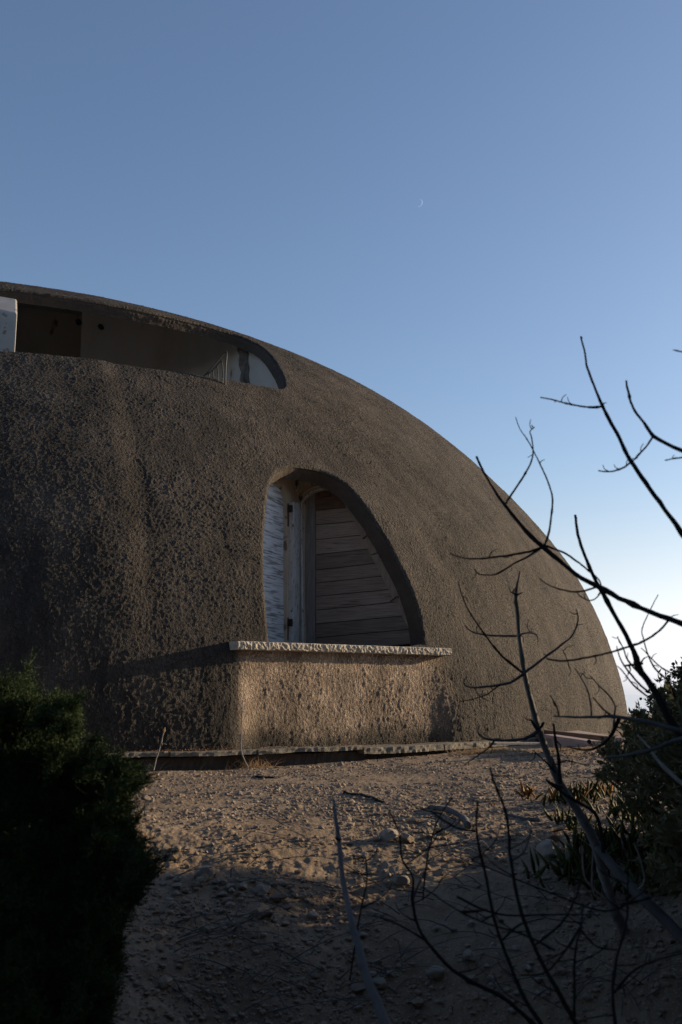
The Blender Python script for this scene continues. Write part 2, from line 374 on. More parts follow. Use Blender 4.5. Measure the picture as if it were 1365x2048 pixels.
def grid_shell(name, phis, ss, offset=0., holes=HOLES, rough=True, mt=None, parent=None, snap=.6, lip=True):
    nP, nS = len(phis), len(ss)
    A, B = np.meshgrid(phis, ss, indexing='xy')          # rows = s
    U = np.stack([A.ravel() * 10, B.ravel()], -1)
    dh = np.full(len(U), 9.)
    spx = np.gradient(phis) * 10; sps = np.gradient(ss)
    SPX = np.broadcast_to(spx, (nS, nP)).ravel(); SPS = np.broadcast_to(sps[:, None], (nS, nP)).ravel()
    for h in holes:
        lo, hi = h.min(0) - .25, h.max(0) + .25
        m = np.where(((U > lo) & (U < hi)).all(1))[0]
        d, q = near(U[m], h)
        k = d < snap * np.maximum(SPX[m], SPS[m])
        U[m[k]] = q[k]
        dd = d.copy(); dd[k] = 0
        dh[m] = np.minimum(dh[m], dd)
    ph, s = U[:, 0] / 10, U[:, 1]
    P = surf(ph, s); N = surf_n(ph, s)
    if offset: P = P + N * offset
    coat = np.zeros(len(P))
    if rough:
        w = panel_w(ph, P[:, 2])
        rr = np.hypot(P[:, 0] - CX, P[:, 1] - CY); rp = D_PANEL / np.cos(ph - PHM)
        rn = rr * (1 - w) + rp * w
        P[:, 0] = CX + rn * np.cos(ph); P[:, 1] = CY + rn * np.sin(ph)
        fade = np.clip(sstep(PH1 - .3, PH1 - .2, ph) * 0 + 1, 0, 1)
        P = P + N * (relief(P, s) * (1 - .1 * w) + undulate(ph, s, P) * (1 - .7 * w))[:, None]
        if lip: P = P - N * (.022 * np.clip(1 - dh / .035, 0, 1) ** 2)[:, None]
        brk = noise(P, 2.2, 31) * .5 + noise(P, 7, 32) * .3
        cw = sstep(PH1 + .004, PH1 + .012, ph + .0 * brk) * (1 - sstep(PH2 - .035, PH2 + .002, ph + .02 * brk)) * (1 - sstep(SILL_Z - .02, SILL_Z, P[:, 2]))
        coat = cw * np.clip(.85 + .35 * brk, 0, 1) * sstep(-.02, .25, P[:, 2] + .2 * brk)
    idx = np.arange(nS * nP).reshape(nS, nP)
    F = np.stack([idx[:-1, :-1], idx[:-1, 1:], idx[1:, 1:], idx[1:, :-1]], -1).reshape(-1, 4)
    C = U[F].mean(1)
    keep = np.ones(len(F), bool)
    for h in holes:
        lo, hi = h.min(0), h.max(0)
        m = np.where(((C > lo) & (C < hi)).all(1))[0]
        keep[m[inside(C[m], h)]] = False
    F = F[keep]
    me = mesh_np(name, P, F)
    if rough:
        at_ = me.attributes.new("coat", 'FLOAT', 'POINT'); at_.data.foreach_set("value", coat.astype(np.float32))
    return link(name, me, mt, parent)

deg = np.radians
phis = np.concatenate([deg(np.linspace(-250, -104, 60)), deg(np.arange(-102, -84, .14)), deg(np.arange(-84, -44, .060)),
                       deg(-44 + 36 * (np.linspace(0, 1, 330) ** 1.25)), deg(np.linspace(-5, 110, 40))])
s0 = float(s_of_z(-.3))
ss = np.concatenate([np.arange(s0, s0 + 2.8, .0105), np.arange(s0 + 2.8, s0 + 5.2, .0135), np.arange(s0 + 5.2, s0 + 8.2, .02), np.linspace(s0 + 8.25, S_MAX - .002, 30)])
print("dome grid", len(phis), len(ss))
house = empty("dome_house", (CX, CY, 0), "brown stucco concrete dome house with a curved roof opening and plank shuttered window", "building")
shell = grid_shell("wall", phis, ss, 0, mt=M['stucco'], parent=house)
ph_c = np.concatenate([deg(np.linspace(-250, -100, 50)), deg(np.arange(-100, -10, .5)), deg(np.linspace(-9, 110, 30))])
ss_c = np.concatenate([np.arange(float(s_of_z(.6)), s0 + 8.5, .06), np.linspace(s0 + 8.6, S_MAX - .002, 30)])
inner = grid_shell("inner_wall", ph_c, ss_c, -.13, holes=[grow(h, .03) for h in HOLES], rough=False, mt=M['plaster'], parent=house)

def reveal(name, hole, depth, mt, rows=12):
    """the thickness of the shell around an opening, stucco rolled over the lip"""
    q = densify(hole, .012)
    ph, s = q[:, 0] / 10, q[:, 1]
    c = hole.mean(0)
    tg = np.roll(q, -3, 0) - np.roll(q, 3, 0); tg /= np.hypot(*tg.T)[:, None] + 1e-9
    nn = np.stack([-tg[:, 1], tg[:, 0]], -1)
    area = 0.5 * np.sum(q[:, 0] * np.roll(q[:, 1], -1) - np.roll(q[:, 0], -1) * q[:, 1])
    if area > 0: nn = -nn                                           # outward of the hole
    P = surf(ph, s); N = surf_n(ph, s)
    P2 = surf(ph + nn[:, 0] * .001, s + nn[:, 1] * .01)
    out = P2 - P; out /= np.linalg.norm(out, axis=1)[:, None] + 1e-9
    base = P + N * (relief(P, s) + undulate(ph, s, P) - .022)[:, None]
    rowsP = [base + out * .05 - N * .05, base]
    for k in range(1, rows + 1):
        t = k / rows
        B = base - N * (depth * t) + out * (.012 * math.sin(min(1, t * 3) * 1.57) * -1 + .012)
        w = min(1, k / 3) * (1 - .6 * t)
        rowsP.append(B + out * ((noise(B, 26, 41) * .006 + noise(B, 9, 42) * .008) * w)[:, None])
    n = len(q); V = np.concatenate(rowsP); idx = np.arange(len(rowsP) * n).reshape(-1, n)
    J = np.roll(idx, -1, 1)
    F = np.stack([idx[:-1], J[:-1], J[1:], idx[1:]], -1).reshape(-1, 4)
    o = link(name, mesh_np(name, V, F), mt, house)
    return rowsP[-1], out
reveal("window_reveal", W2, .17, M['reveal'])
reveal("roof_opening_rim", L2, .13, M['reveal'])

# ------------------------------------------------------------------ generic solid builders
def box_mesh(name, V8):
    F = [(0, 3, 2, 1), (4, 5, 6, 7), (0, 1, 5, 4), (1, 2, 6, 5), (2, 3, 7, 6), (3, 0, 4, 7)]
    return mesh_np(name, V8, F, smooth=False)
def obox(name, o, ux, uy, uz, mt, parent, bevel=.003, loc=None, jit=0.):
    """box from corner o with edge vectors"""
    o, ux, uy, uz = map(Vector, (o, ux, uy, uz))
    v = [o, o + ux, o + ux + uy, o + uy]; v = v + [a + uz for a in v]
    if jit: v = [a + Vector((random.uniform(-jit, jit), random.uniform(-jit, jit), random.uniform(-jit, jit))) for a in v]
    ob = link(name, box_mesh(name, [tuple(a) for a in v]), mt, parent, loc)
    if bevel:
        b = ob.modifiers.new("bevel", 'BEVEL'); b.width = bevel; b.segments = 2; b.limit_method = 'NONE'
    return ob
import bmesh
def prism(name, pts, ext, mt, parent, bevel=0.):
    """closed polygon of 3D points extruded by vector ext"""
    bm = bmesh.new()
    a = [bm.verts.new(p) for p in pts]; b = [bm.verts.new(Vector(p) + Vector(ext)) for p in pts]
    bm.faces.new(a); bm.faces.new(b[::-1])
    for i in range(len(a)):
        j = (i + 1) % len(a); bm.faces.new((a[j], a[i], b[i], b[j]))
    bmesh.ops.recalc_face_normals(bm, faces=bm.faces)
    bmesh.ops.triangulate(bm, faces=[f for f in bm.faces if len(f.verts) > 4])
    me = bpy.data.meshes.new(name); bm.to_mesh(me); bm.free()
    ob = link(name, me, mt, parent)
    return ob
def holed_plate(name, outer, holes, ext, mt, parent):
    """plate with holes, thickness ext (curves on one plane)"""
    from mathutils.geometry import tessellate_polygon
    loops = [[Vector(p) for p in outer]] + [[Vector(p) for p in h] for h in holes]
    tris = tessellate_polygon(loops)
    V = [p for l in loops for p in l]; n = len(V)
    V2 = V + [p + Vector(ext) for p in V]
    bm = bmesh.new(); bv = [bm.verts.new(p) for p in V2]
    for t in tris:
        try: bm.faces.new([bv[i] for i in t]); bm.faces.new([bv[i + n] for i in t][::-1])
        except ValueError: pass
    st = 0
    for l in loops:
        m = len(l)
        for i in range(m):
            j = (i + 1) % m; bm.faces.new((bv[st + i], bv[st + j], bv[st + j + n], bv[st + i + n]))
        st += m
    bmesh.ops.recalc_face_normals(bm, faces=bm.faces)
    me = bpy.data.meshes.new(name); bm.to_mesh(me); bm.free()
    return link(name, me, mt, parent)

def tube_mesh(name, pts, rad, seg=8, wob=.0, knots=0., cap=True):
    """tapered tube through pts (Catmull-Rom), radii per point"""
    P = [Vector(p) for p in pts]; n = len(P)
    Q, Rr = [], []
    for i in range(n - 1):
        p0, p1, p2, p3 = P[max(i - 1, 0)], P[i], P[i + 1], P[min(i + 2, n - 1)]
        L = (p2 - p1).length; k = max(2, min(14, int(L / (max(rad[i], .001) * 3.0))))
        for j in range(k):
            t = j / k
            q = .5 * ((2 * p1) + (p2 - p0) * t + (2 * p0 - 5 * p1 + 4 * p2 - p3) * t * t + (3 * p1 - p0 - 3 * p2 + p3) * t ** 3)
            Q.append(q); Rr.append(rad[i] + (rad[i + 1] - rad[i]) * t)
    Q.append(P[-1]); Rr.append(rad[-1])
    V, F = [], []; wa = wb_ = 0.
    up = Vector((.13, .4, .9))
    for i, q in enumerate(Q):
        d = (Q[min(i + 1, len(Q) - 1)] - Q[max(i - 1, 0)]).normalized()
        a = d.cross(up).normalized(); b = d.cross(a).normalized()
        w = 1 + wob * random.uniform(-1, 1)
        if knots and random.random() < knots: w *= 1.35
        jit = Rr[i] * wob * .8
        if wob: wa = wa * .82 + random.gauss(0, 1) * .55; wb_ = wb_ * .82 + random.gauss(0, 1) * .55
        c = q + a * (random.uniform(-jit, jit) + wa * Rr[i] * wob * 2.2) + b * (random.uniform(-jit, jit) + wb_ * Rr[i] * wob * 2.2)
        for k in range(seg):
            t = 2 * math.pi * k / seg; rr = Rr[i] * w * (1 + wob * .4 * random.uniform(-1, 1))
            V.append(tuple(c + a * (math.cos(t) * rr) + b * (math.sin(t) * rr)))
    m = len(Q)
    for i in range(m - 1):
        for k in range(seg):
            j = (k + 1) % seg; F.append((i * seg + k, i * seg + j, (i + 1) * seg + j, (i + 1) * seg + k))
    if cap:
        for end in (0, m - 1):
            V.append(tuple(Q[end])); c = len(V) - 1
            for k in range(0, seg):
                j = (k + 1) % seg; F.append((end * seg + k, end * seg + j, c, c))
    F = [f for f in F]
    me = bpy.data.meshes.new(name)
    me.from_pydata(V, [], [f if f[2] != f[3] else f[:3] for f in F])
    for p in me.polygons: p.use_smooth = True
    return me

# ------------------------------------------------------------------ sill
nx, ny = math.cos(PHM), math.sin(PHM)              # outward normal of the panel
tx, ty = -ny, nx                                   # along the wall towards growing phi (to the right)
def wall_pt(along, out, z): return Vector((CX + nx * (D_PANEL + out) + tx * along, CY + ny * (D_PANEL + out) + ty * along, z))
def along_of_px(px, py, out):
    d = rays(px, py); o = np.array([0, 0, CAM_Z]); c = np.array([CX + nx * (D_PANEL + out), CY + ny * (D_PANEL + out)])
    t = ((c[0]) * nx + (c[1]) * ny) / (d[0] * nx + d[1] * ny)
    p = d * t
    return (p[0] - c[0]) * tx + (p[1] - c[1]) * ty, CAM_Z + p[2]
SO = .10
a1, z1 = along_of_px(455, 1280, SO); a2, z2 = along_of_px(904, 1297, SO); a1 += .11
print("sill along", a1, a2, "z", z1, z2)
SZ = (z1 + z2) / 2; TH = .075
def sill():
    V = []; n = 420; al = np.linspace(a1, a2, n)
    prof_ = [(-.75, SZ, 0), (-.1, SZ, 0), (SO - .05, SZ, .2), (SO - .02, SZ, .4), (SO - .004, SZ - .004, .8)] + [(SO + .004 * math.sin(3.14 * q), SZ - .008 - (TH - .016) * q, 1) for q in np.linspace(0, 1, 8)] + [(SO - .012, SZ - TH, .6), (SO - .04, SZ - TH, .2), (-.75, SZ - TH, 0)]
    m = len(prof_)
    P = np.array([[tuple(wall_pt(a, o, z)) for (o, z, _) in prof_] for a in al])
    f = P.reshape(-1, 3)
    nz = np.abs(noise(f, 21, 51)) * -.013 + noise(f, 34, 52) * .007 + noise(f, 80, 54) * .004
    out = np.array([nx, ny, 0.])
    wgt = np.tile(np.array([w for _, _, w in prof_]), n)
    f = f + out * (nz * wgt)[:, None] + np.array([0, 0, 1.]) * (noise(f, 18, 53) * .006 * wgt)[:, None]
    idx = np.arange(n * m).reshape(n, m)
    F = [(idx[i, j], idx[i + 1, j], idx[i + 1, (j + 1) % m], idx[i, (j + 1) % m]) for i in range(n - 1) for j in range(m)]
    me = bpy.data.meshes.new("sill")
    me.from_pydata([tuple(v) for v in f], [], [tuple(map(int, q)) for q in F] + [tuple(map(int, idx[0])), tuple(map(int, idx[-1][::-1]))])
    for p in me.polygons: p.use_smooth = False
    link("window_sill", me, M['sill'], house)
sill()

def polar(r, ph, z): return Vector((CX + r * math.cos(ph), CY + r * math.sin(ph), z))
# ------------------------------------------------------------------ niche behind the window: two walls meeting at a deep corner
def vplane(pA, pB):
    """vertical plane through two plan points; returns function pixel -> 3D point, and its normal towards the camera"""
    a = Vector((pA[0], pA[1], 0)); b = Vector((pB[0], pB[1], 0)); d = (b - a).normalized(); n = Vector((d.y, -d.x, 0))
    if n.dot(-a) < 0: n = -n
    def f(px, py, off=0.):
        r = rays(px, py); r = Vector(r); o = Vector((0, 0, CAM_Z)); t = (a + n * off - o).dot(n) / r.dot(n)
        return o + r * t
    return f, n, d
def plan(px, Y):
    r = rays(px, 1150); return (float(r[0] * Y), Y)
CORN = plan(600, 10.98)
RIGHT = plan(850, 10.42)
LEFTP = plan(530, 10.12)
fR, nR, dR = vplane(CORN, RIGHT)
fL, nL, dL = vplane(LEFTP, CORN)
corner_px = 600.
zt, zb = 3.3, SZ - .05
def line_at(p, z): return Vector((p[0], p[1], z))
# right wall with arched opening; arch outline in photograph pixels
archR = [(611, 1290), (609, 1150), (607.5, 1020), (611, 1004), (618, 993), (630, 985), (645, 981), (664, 980), (690, 985), (715, 1004), (745, 1045), (785, 1110), (822, 1180), (860, 1270)]
RE = RIGHT[0] + dR.x * .5, RIGHT[1] + dR.y * .5
def on(f, pts, off=0.): return [f(x, y, off) for x, y in pts]
_zi = np.linspace(0, DH, 2000); _ri = prof(_zi)
def z_in(r, inset=.09):
    """height at which the shell (its middle) stands over plan radius r"""
    return float(np.interp(-(r + inset), -_ri, _zi))
def plate_poly(p0, p1, z0):
    """wall standing between plan points p0 and p1, its top following the inside of the shell"""
    n = 40; top = []
    for k in range(n + 1):
        t = k / n; x = p0[0] + (p1[0] - p0[0]) * t; y = p0[1] + (p1[1] - p0[1]) * t
        r = math.hypot(x - CX, y - CY)
        if r + .09 < DR - .02 and z_in(r) > z0 + .3: top.append(Vector((x, y, min(z_in(r), 3.4))))
    return [Vector((top[0].x, top[0].y, z0))] + top + [Vector((top[-1].x, top[-1].y, z0))]
win = empty("window", tuple(fR(700, 1150)), None, None); win.parent = house; win.location = Vector(win.location) - Vector(house.location)
def spandrel():
    """the wall above and left of the right arch, cut by the shell"""
    A = on(fR, archR); t_of = lambda p: (p.x - CORN[0]) * dR.x + (p.y - CORN[1]) * dR.y
    ta = [t_of(p) for p in A[2:]]; za = [p.z for p in A[2:]]
    bot = [line_at(CORN, SZ - .25), A[0], A[1]]; top = []
    for t in np.linspace(0, (Vector(RE) - Vector(CORN)).length, 60):
        x = CORN[0] + dR.x * t; y = CORN[1] + dR.y * t; r = math.hypot(x - CX, y - CY)
        zc = min(z_in(r), 3.4) if r < DR - .2 else 0
        if t < ta[0]: top.append(Vector((x, y, zc))); continue
        zl = float(np.interp(t, ta, za))
        if zc < zl + .02: break
        bot.append(Vector((x, y, zl))); top.append(Vector((x, y, zc)))
    prism("niche_wall", bot + top[::-1], tuple(-nR * .08), M['cream'], house)
spandrel()
archL = [(574.5, 1290), (574, 1150), (573.5, 1005), (570, 985), (562, 970), (552, 961), (541, 957), (529, 958), (515, 966), (505, 985), (500, 1010), (497, 1290)]
LE = LEFTP[0] - dL.x * .75, LEFTP[1] - dL.y * .75
holeL = on(fL, archL)
holed_plate("niche_wall", plate_poly(LE, CORN, SZ - .25), [holeL], tuple(-nL * .08), M['cream'], house)
# niche ceiling and floor
c1 = Vector((CX + nx * 11.2, CY + ny * 11.2, 0))
cz = float(z_of_s(W2[:, 1].max())) + .10
rc = float(prof(cz + .06)) - .11
prism("niche_ceiling", [polar(rc, PHM + t, cz) for t in np.linspace(-.13, .15, 12)] + [polar(rc - 2.3, PHM + .17, cz), polar(rc - 2.3, PHM - .15, cz)], (0, 0, .05), M['cream'], house)
rf = float(prof(SZ - .1)) - .14
prism("niche_floor", [polar(rf, PHM + t, SZ - .12) for t in np.linspace(-.12, .12, 12)] + [polar(rf - 2., PHM + .16, SZ - .12), polar(rf - 2., PHM - .16, SZ - .12)], (0, 0, -.06), M['plinth'], house)

# mouldings round the arches
def ribbon(name, f, pts, n, rw, off, mt, parent, seg=8):
    P = [p + n * off for p in on(f, pts)]
    me = tube_mesh(name, P, [rw] * len(P), seg=seg)
    return link(name, me, mt, parent)
ribbon("arch_moulding", fR, [(602, 1288), (600, 1150), (598.5, 1022), (601, 1003), (610, 988), (624, 977), (644, 971.5), (664, 970), (684, 974), (705, 985)], nR, .022, .0, M['cream'], win)
ribbon("arch_moulding", fR, [(606.5, 1288), (605, 1150), (603.5, 1022), (606, 1005), (614, 992), (627, 982), (645, 977), (664, 976), (682, 980), (700, 990)], nR, .016, .012, M['white'], win)
# white corner post: stacked planed strips
for (xa, xb, off, f, n) in [(577, 585, .05, fL, nL), (585.5, 593, .035, fL, nL), (593.5, 600, .03, fR, nR)]:
    a = f(xa, 1290, 0); b = f(xb, 1290, 0); top = f(xa, 1003, 0).z
    obox("post_strip", Vector((a.x, a.y, SZ - .1)), Vector((b.x - a.x, b.y - a.y, 0)), n * off, (0, 0, top - SZ + .1), M['white'], win, .004)

# right leaf: boards behind the arch
leaf = empty("plank_shutter", (0, 0, 0)); leaf.parent = house; leaf.location = fR(700, 1150) - Vector(house.location)
BO = -.055
def fRb(x, y, o=BO): return fR(x, y, o)
# near-black sheet standing in for the darkness behind the boards
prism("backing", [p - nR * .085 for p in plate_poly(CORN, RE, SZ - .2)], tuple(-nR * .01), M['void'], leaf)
obox("stile", fRb(613, 1292), fRb(633, 1292) - fRb(613, 1292), nR * .045, Vector((0, 0, fRb(616, 984).z - fRb(613, 1292).z)), M['grey_wood'], leaf, .004)
edges = [(995, 989), (1021, 1014), (1050, 1042), (1079.5, 1069), (1109.5, 1097), (1140, 1126), (1166, 1151), (1193, 1178), (1220.5, 1203), (1248, 1231), (1275.5, 1258), (1303, 1287)]
rx = [690, 702, 714, 728, 742, 757, 770, 783, 796, 808, 818, 826]
for i in range(len(edges) - 1):
    (l0, r0), (l1, r1) = edges[i], edges[i + 1]
    x0 = 634; xa, xb = rx[i] + 6, rx[i + 1] + 6
    def Lr(x, yl, yr, xe): return yl + (yr - yl) * (x - 628) / (xe - 628)
    off = BO + .004 + random.uniform(0, .007)
    g = 1.1
    pts = [fR(x0, l0 + g, off), fR(xa, r0 + g, off), fR(xb, r1 - g * .3, off), fR(x0, l1 - g * .3, off)]
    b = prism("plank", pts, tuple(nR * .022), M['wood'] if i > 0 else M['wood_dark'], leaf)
# header pieces above boards
hx = [(616, 1001), (640, 990), (664, 986), (690, 992)]
for i in range(3):
    (xa, ya), (xb, yb) = hx[i], hx[i + 1]
    pts = [fR(xa + .6, ya - 16, BO), fR(xb - .6, yb - 16, BO), fR(xb - .6, yb + 6, BO), fR(xa + .6, ya + 6 if i else ya + 4, BO)]
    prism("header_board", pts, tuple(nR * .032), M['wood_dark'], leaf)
# diagonal batten in two lengths
for (p, q) in [((683, 992), (744, 1110)), ((745, 1112), (822, 1262))]:
    w = 15
    pts = [fR(p[0], p[1], BO + .02), fR(p[0] + w * .9, p[1] - 4, BO + .02), fR(q[0] + w * .9, q[1] - 5, BO + .02), fR(q[0], q[1], BO + .02)]
    prism("batten", pts, tuple(nR * .034), M['batten'], leaf)
# brown jamb strip right of the leaf
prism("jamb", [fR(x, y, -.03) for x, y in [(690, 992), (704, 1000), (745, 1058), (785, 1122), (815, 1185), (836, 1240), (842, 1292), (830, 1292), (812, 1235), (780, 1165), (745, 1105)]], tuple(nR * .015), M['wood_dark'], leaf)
for (x, y) in [(735, 1071), (790, 1197)]:
    P = [fR(x - 9, y + 6, .0), fR(x - 2, y + 1, .03), fR(x + 4, y - 4, .04), fR(x + 8, y - 2, .03)]
    link("hook", tube_mesh("hook", P, [.006] * 4, seg=6), M['iron'], leaf)

# left leaf (pale, worn)
leafL = empty("pale_shutter", (0, 0, 0)); leafL.parent = house; leafL.location = fL(555, 1150) - Vector(house.location)
ledges = [982, 1010, 1040, 1072, 1105, 1137, 1168, 1200, 1232, 1263, 1296]
for i in range(len(ledges) - 1):
    pts = [fL(515, ledges[i] - 8 + .8, -.06), fL(571, ledges[i] + 8 + .8, -.06), fL(571, ledges[i + 1] + 8, -.06), fL(515, ledges[i + 1] - 8, -.06)]
    if i == 0: pts = [fL(515, 985, -.06), fL(530, 969, -.06), fL(545, 967, -.06), fL(560, 976, -.06), fL(571, 992, -.06), fL(571, ledges[1] + 8, -.06), fL(515, ledges[1] - 8, -.06)]
    prism("plank", pts, tuple(nL * (.02 + random.uniform(0, .004))), M['shutter_white'], leafL)
prism("edge_stile", [fL(568.5, 1290, -.036), fL(574, 1290, -.036), fL(574, 1000, -.036), fL(568.5, 992, -.036)], tuple(nL * .02), M['white'], leafL)
prism("backing", [fL(480, 1300, -.09), fL(480, 940, -.09), fL(588, 940, -.09), fL(588, 1300, -.09)], tuple(-nL * .01), M['void'], leafL)  # dark sheet in place of the unlit gap behind this leaf
for y in (1019, 1247):
    a = fL(577, y, 0.03)
    obox("hinge", a + Vector((0, 0, -.03)), dL * .035 + Vector((0, 0, 0)), nL * .04, (0, 0, .08), M['iron'], leafL, .006)
    prism("hinge_strap", [fL(573.5, y - 12, -.01), fL(576.5, y - 12, -.01), fL(576.5, y + 34, -.01), fL(573.5, y + 34, -.01)], tuple(nL * .012), M['rust'], leafL)

# caged wall lamp on the spandrel
def cage_lamp():
    c = fR(597, 968, .0) + nR * .06
    t = empty("wall_lamp", tuple(c), "small oval wall lamp in a white wire cage above the shutter post", "lamp")
    up = Vector((0, 0, 1)); h, w = .125, .06; dr = dR
    def oval(sc, off, n=20):
        return [c + dr * (math.cos(2 * math.pi * k / n) * w * sc) + up * (np.sign(math.sin(2 * math.pi * k / n)) * abs(math.sin(2 * math.pi * k / n)) ** .6 * h * sc) + nR * off for k in range(n)]
    prism("lamp_base", oval(1.15, -.05), tuple(nR * .08), M['cream'], t)
    o1 = oval(.85, .03); o2 = oval(.6, .09)
    V = o1 + o2; n = 20
    F = [(k, (k + 1) % n, n + (k + 1) % n, n + k) for k in range(n)] + [tuple(range(n, 2 * n))]
    me = bpy.data.meshes.new("lamp_glass"); me.from_pydata([tuple(v) for v in V], [], F); link("lamp_glass", me, M['lampglass'], t)
    ring = oval(.95, .06) ; ring.append(ring[0])
    link("cage_ring", tube_mesh("cage_ring", ring, [.006] * len(ring), seg=6), M['white'], t)
    for k in (-.5, .5):
        P = [c + up * (k * h) - dr * w * .95 + nR * .02, c + up * (k * h) - dr * w * .6 + nR * .095, c + up * (k * h) + dr * w * .6 + nR * .095, c + up * (k * h) + dr * w * .95 + nR * .02]
        link("cage_wire", tube_mesh("cage_wire", P, [.004] * 4, seg=6), M['white'], t)
cage_lamp()

# ------------------------------------------------------------------ loggia behind the roof opening
pe, se = dome_hit(np.array([558., 470.]), np.array([770., 700.]))
PE = float(L2[:, 0].max() / 10) + .004; print("loggia end phi", math.degrees(PE), "z", z_of_s(se))
FZ = 3.15
def polar(r, ph, z): return Vector((CX + r * math.cos(ph), CY + r * math.sin(ph), z))
plan_pts = []
RB = 5.4
for d_ in np.linspace(-125, math.degrees(PE) - 12, 40): plan_pts.append(polar(RB, R_(d_), 0))
e0 = polar(RB, PE, 0)
for k in range(1, 9):   # round corner
    t = k / 9
    A = polar(RB, PE - R_(12), 0); Bp = polar(RB + 1.3, PE + R_(.3), 0)
    plan_pts.append(A * (1 - t) ** 2 + e0 * 2 * t * (1 - t) + Bp * t * t)
for r in np.linspace(RB + 1.3, 9.6, 8): plan_pts.append(polar(float(r), PE + R_(.3), 0))
V, F = [], []
zs = [FZ, 4.2, 5.2, 7.0]
for p in plan_pts:
    zt_ = z_in(math.hypot(p.x - CX, p.y - CY))
    for z in (FZ, FZ + (zt_ - FZ) * .35, FZ + (zt_ - FZ) * .7, zt_): V.append((p.x, p.y, z))
nz_ = len(zs)
# the doorway gap in the back wall
def az_px(p): return 682.5 + FPX * p.x / (p.y * _c + 4.2 * _s)
for i in range(len(plan_pts) - 1):
    for j in range(nz_ - 1):
        px_ = az_px(plan_pts[i])
        if i < 38 and -60 < px_ < 138 and j < 3: continue
        F.append((i * nz_ + j, (i + 1) * nz_ + j, (i + 1) * nz_ + j + 1, i * nz_ + j + 1))
me = mesh_np("back_wall", V, F); link("back_wall", me, M['plaster'], house)
# dark room beyond, floor
me = mesh_np("inner_room_wall", [tuple(polar(4.2, R_(a), z)) for a in range(-130, -40, 6) for z in (FZ, 6.6)],
             [(2 * i, 2 * i + 2, 2 * i + 3, 2 * i + 1) for i in range(14)]); link("inner_room_wall", me, M['plaster'], house)
fl = [tuple(polar(r, R_(a), FZ)) for a in range(-130, -20, 5) for r in (3.5, 9.75)]
link("loggia_floor", mesh_np("loggia_floor", fl, [(2 * i, 2 * i + 1, 2 * i + 3, 2 * i + 2) for i in range(len(fl) // 2 - 1)]), M['plaster'], house)
# white pillar at the left edge of the picture
c = at(-10, 650, 10.6)
P8 = [(c.x - .55, c.y, FZ), (c.x + .245, c.y, FZ), (c.x + .06, c.y + .5, FZ), (c.x - .55, c.y + .5, FZ)]
ob = link("pillar", box_mesh("pillar", P8 + [(x, y, z_in(math.hypot(x - CX, y - CY))) for x, y, _ in P8]), M['pillar'], house)
b = ob.modifiers.new("bevel", 'BEVEL'); b.width = .02; b.segments = 2
# two round stubs (old light points) on the back wall
for (x, y) in [(158, 645), (203, 655)]:
    d = rays(x, y); t = np.linspace(8, 20, 4000); X = d[0] * t - CX; Y = t - CY
    k = int(np.argmax(np.hypot(X, Y) < RB)); p = Vector((d[0] * t[k], t[k], CAM_Z + d[2] * t[k]))
    me = tube_mesh("socket", [p + Vector((0, .02, 0)), p + Vector((0, -.05, 0)), p + Vector((0, -.09, -.01))], [.038, .036, .025], seg=12)
    link("socket", me, M['iron'], house)
# dark damp stain strip is a patch of peeled plaster on the end wall
pa = at(478, 740, 1)
def on_end(px, py, off=.012):
    n = Vector((-math.sin(PE + R_(.3)), math.cos(PE + R_(.3)), 0)); q = polar(8, PE + R_(.3), 0)
    if n.dot(-q) < 0: n = -n
    r = Vector(rays(px, py)); o = Vector((0, 0, CAM_Z)); t = (q + n * off - o).dot(n) / r.dot(n); return o + r * t, n
sp = [(476, 684), (484, 686), (492, 692), (497, 705), (496, 722), (499, 735), (497, 750), (501, 775), (484, 775), (480, 760), (483, 745), (478, 730), (480, 712), (475, 700)]
pts = [on_end(*q)[0] for q in sp]; n_ = on_end(480, 740)[1]
prism("damp_patch", pts, tuple(n_ * .004), mat('damp_plaster', [(.09, .08, .07), (.34, .30, .26)], scale=9, bump=.3), house)
# curled iron railing in the loggia
rail = empty("railing", tuple(at(435, 735, 10.7)), "thin black iron stair railing inside the roof opening", "railing")
YR = 10.7
def rl(pts, r=.008): link("rail_bar", tube_mesh("rail_bar", [at(x, y, YR) for x, y in pts], [r] * len(pts), seg=6), M['iron'], rail)
rl([(405, 756), (420, 740), (436, 722), (448, 708), (453, 703), (454, 712), (452, 735), (451, 775)])
rl([(414, 750), (428, 738), (440, 726), (444, 722), (446, 745), (445, 775)], .007)
rl([(426, 741), (428, 760), (428, 775)], .006); rl([(435, 731), (437, 752), (437, 775)], .006)
rl([(419, 747), (419, 775)], .006)

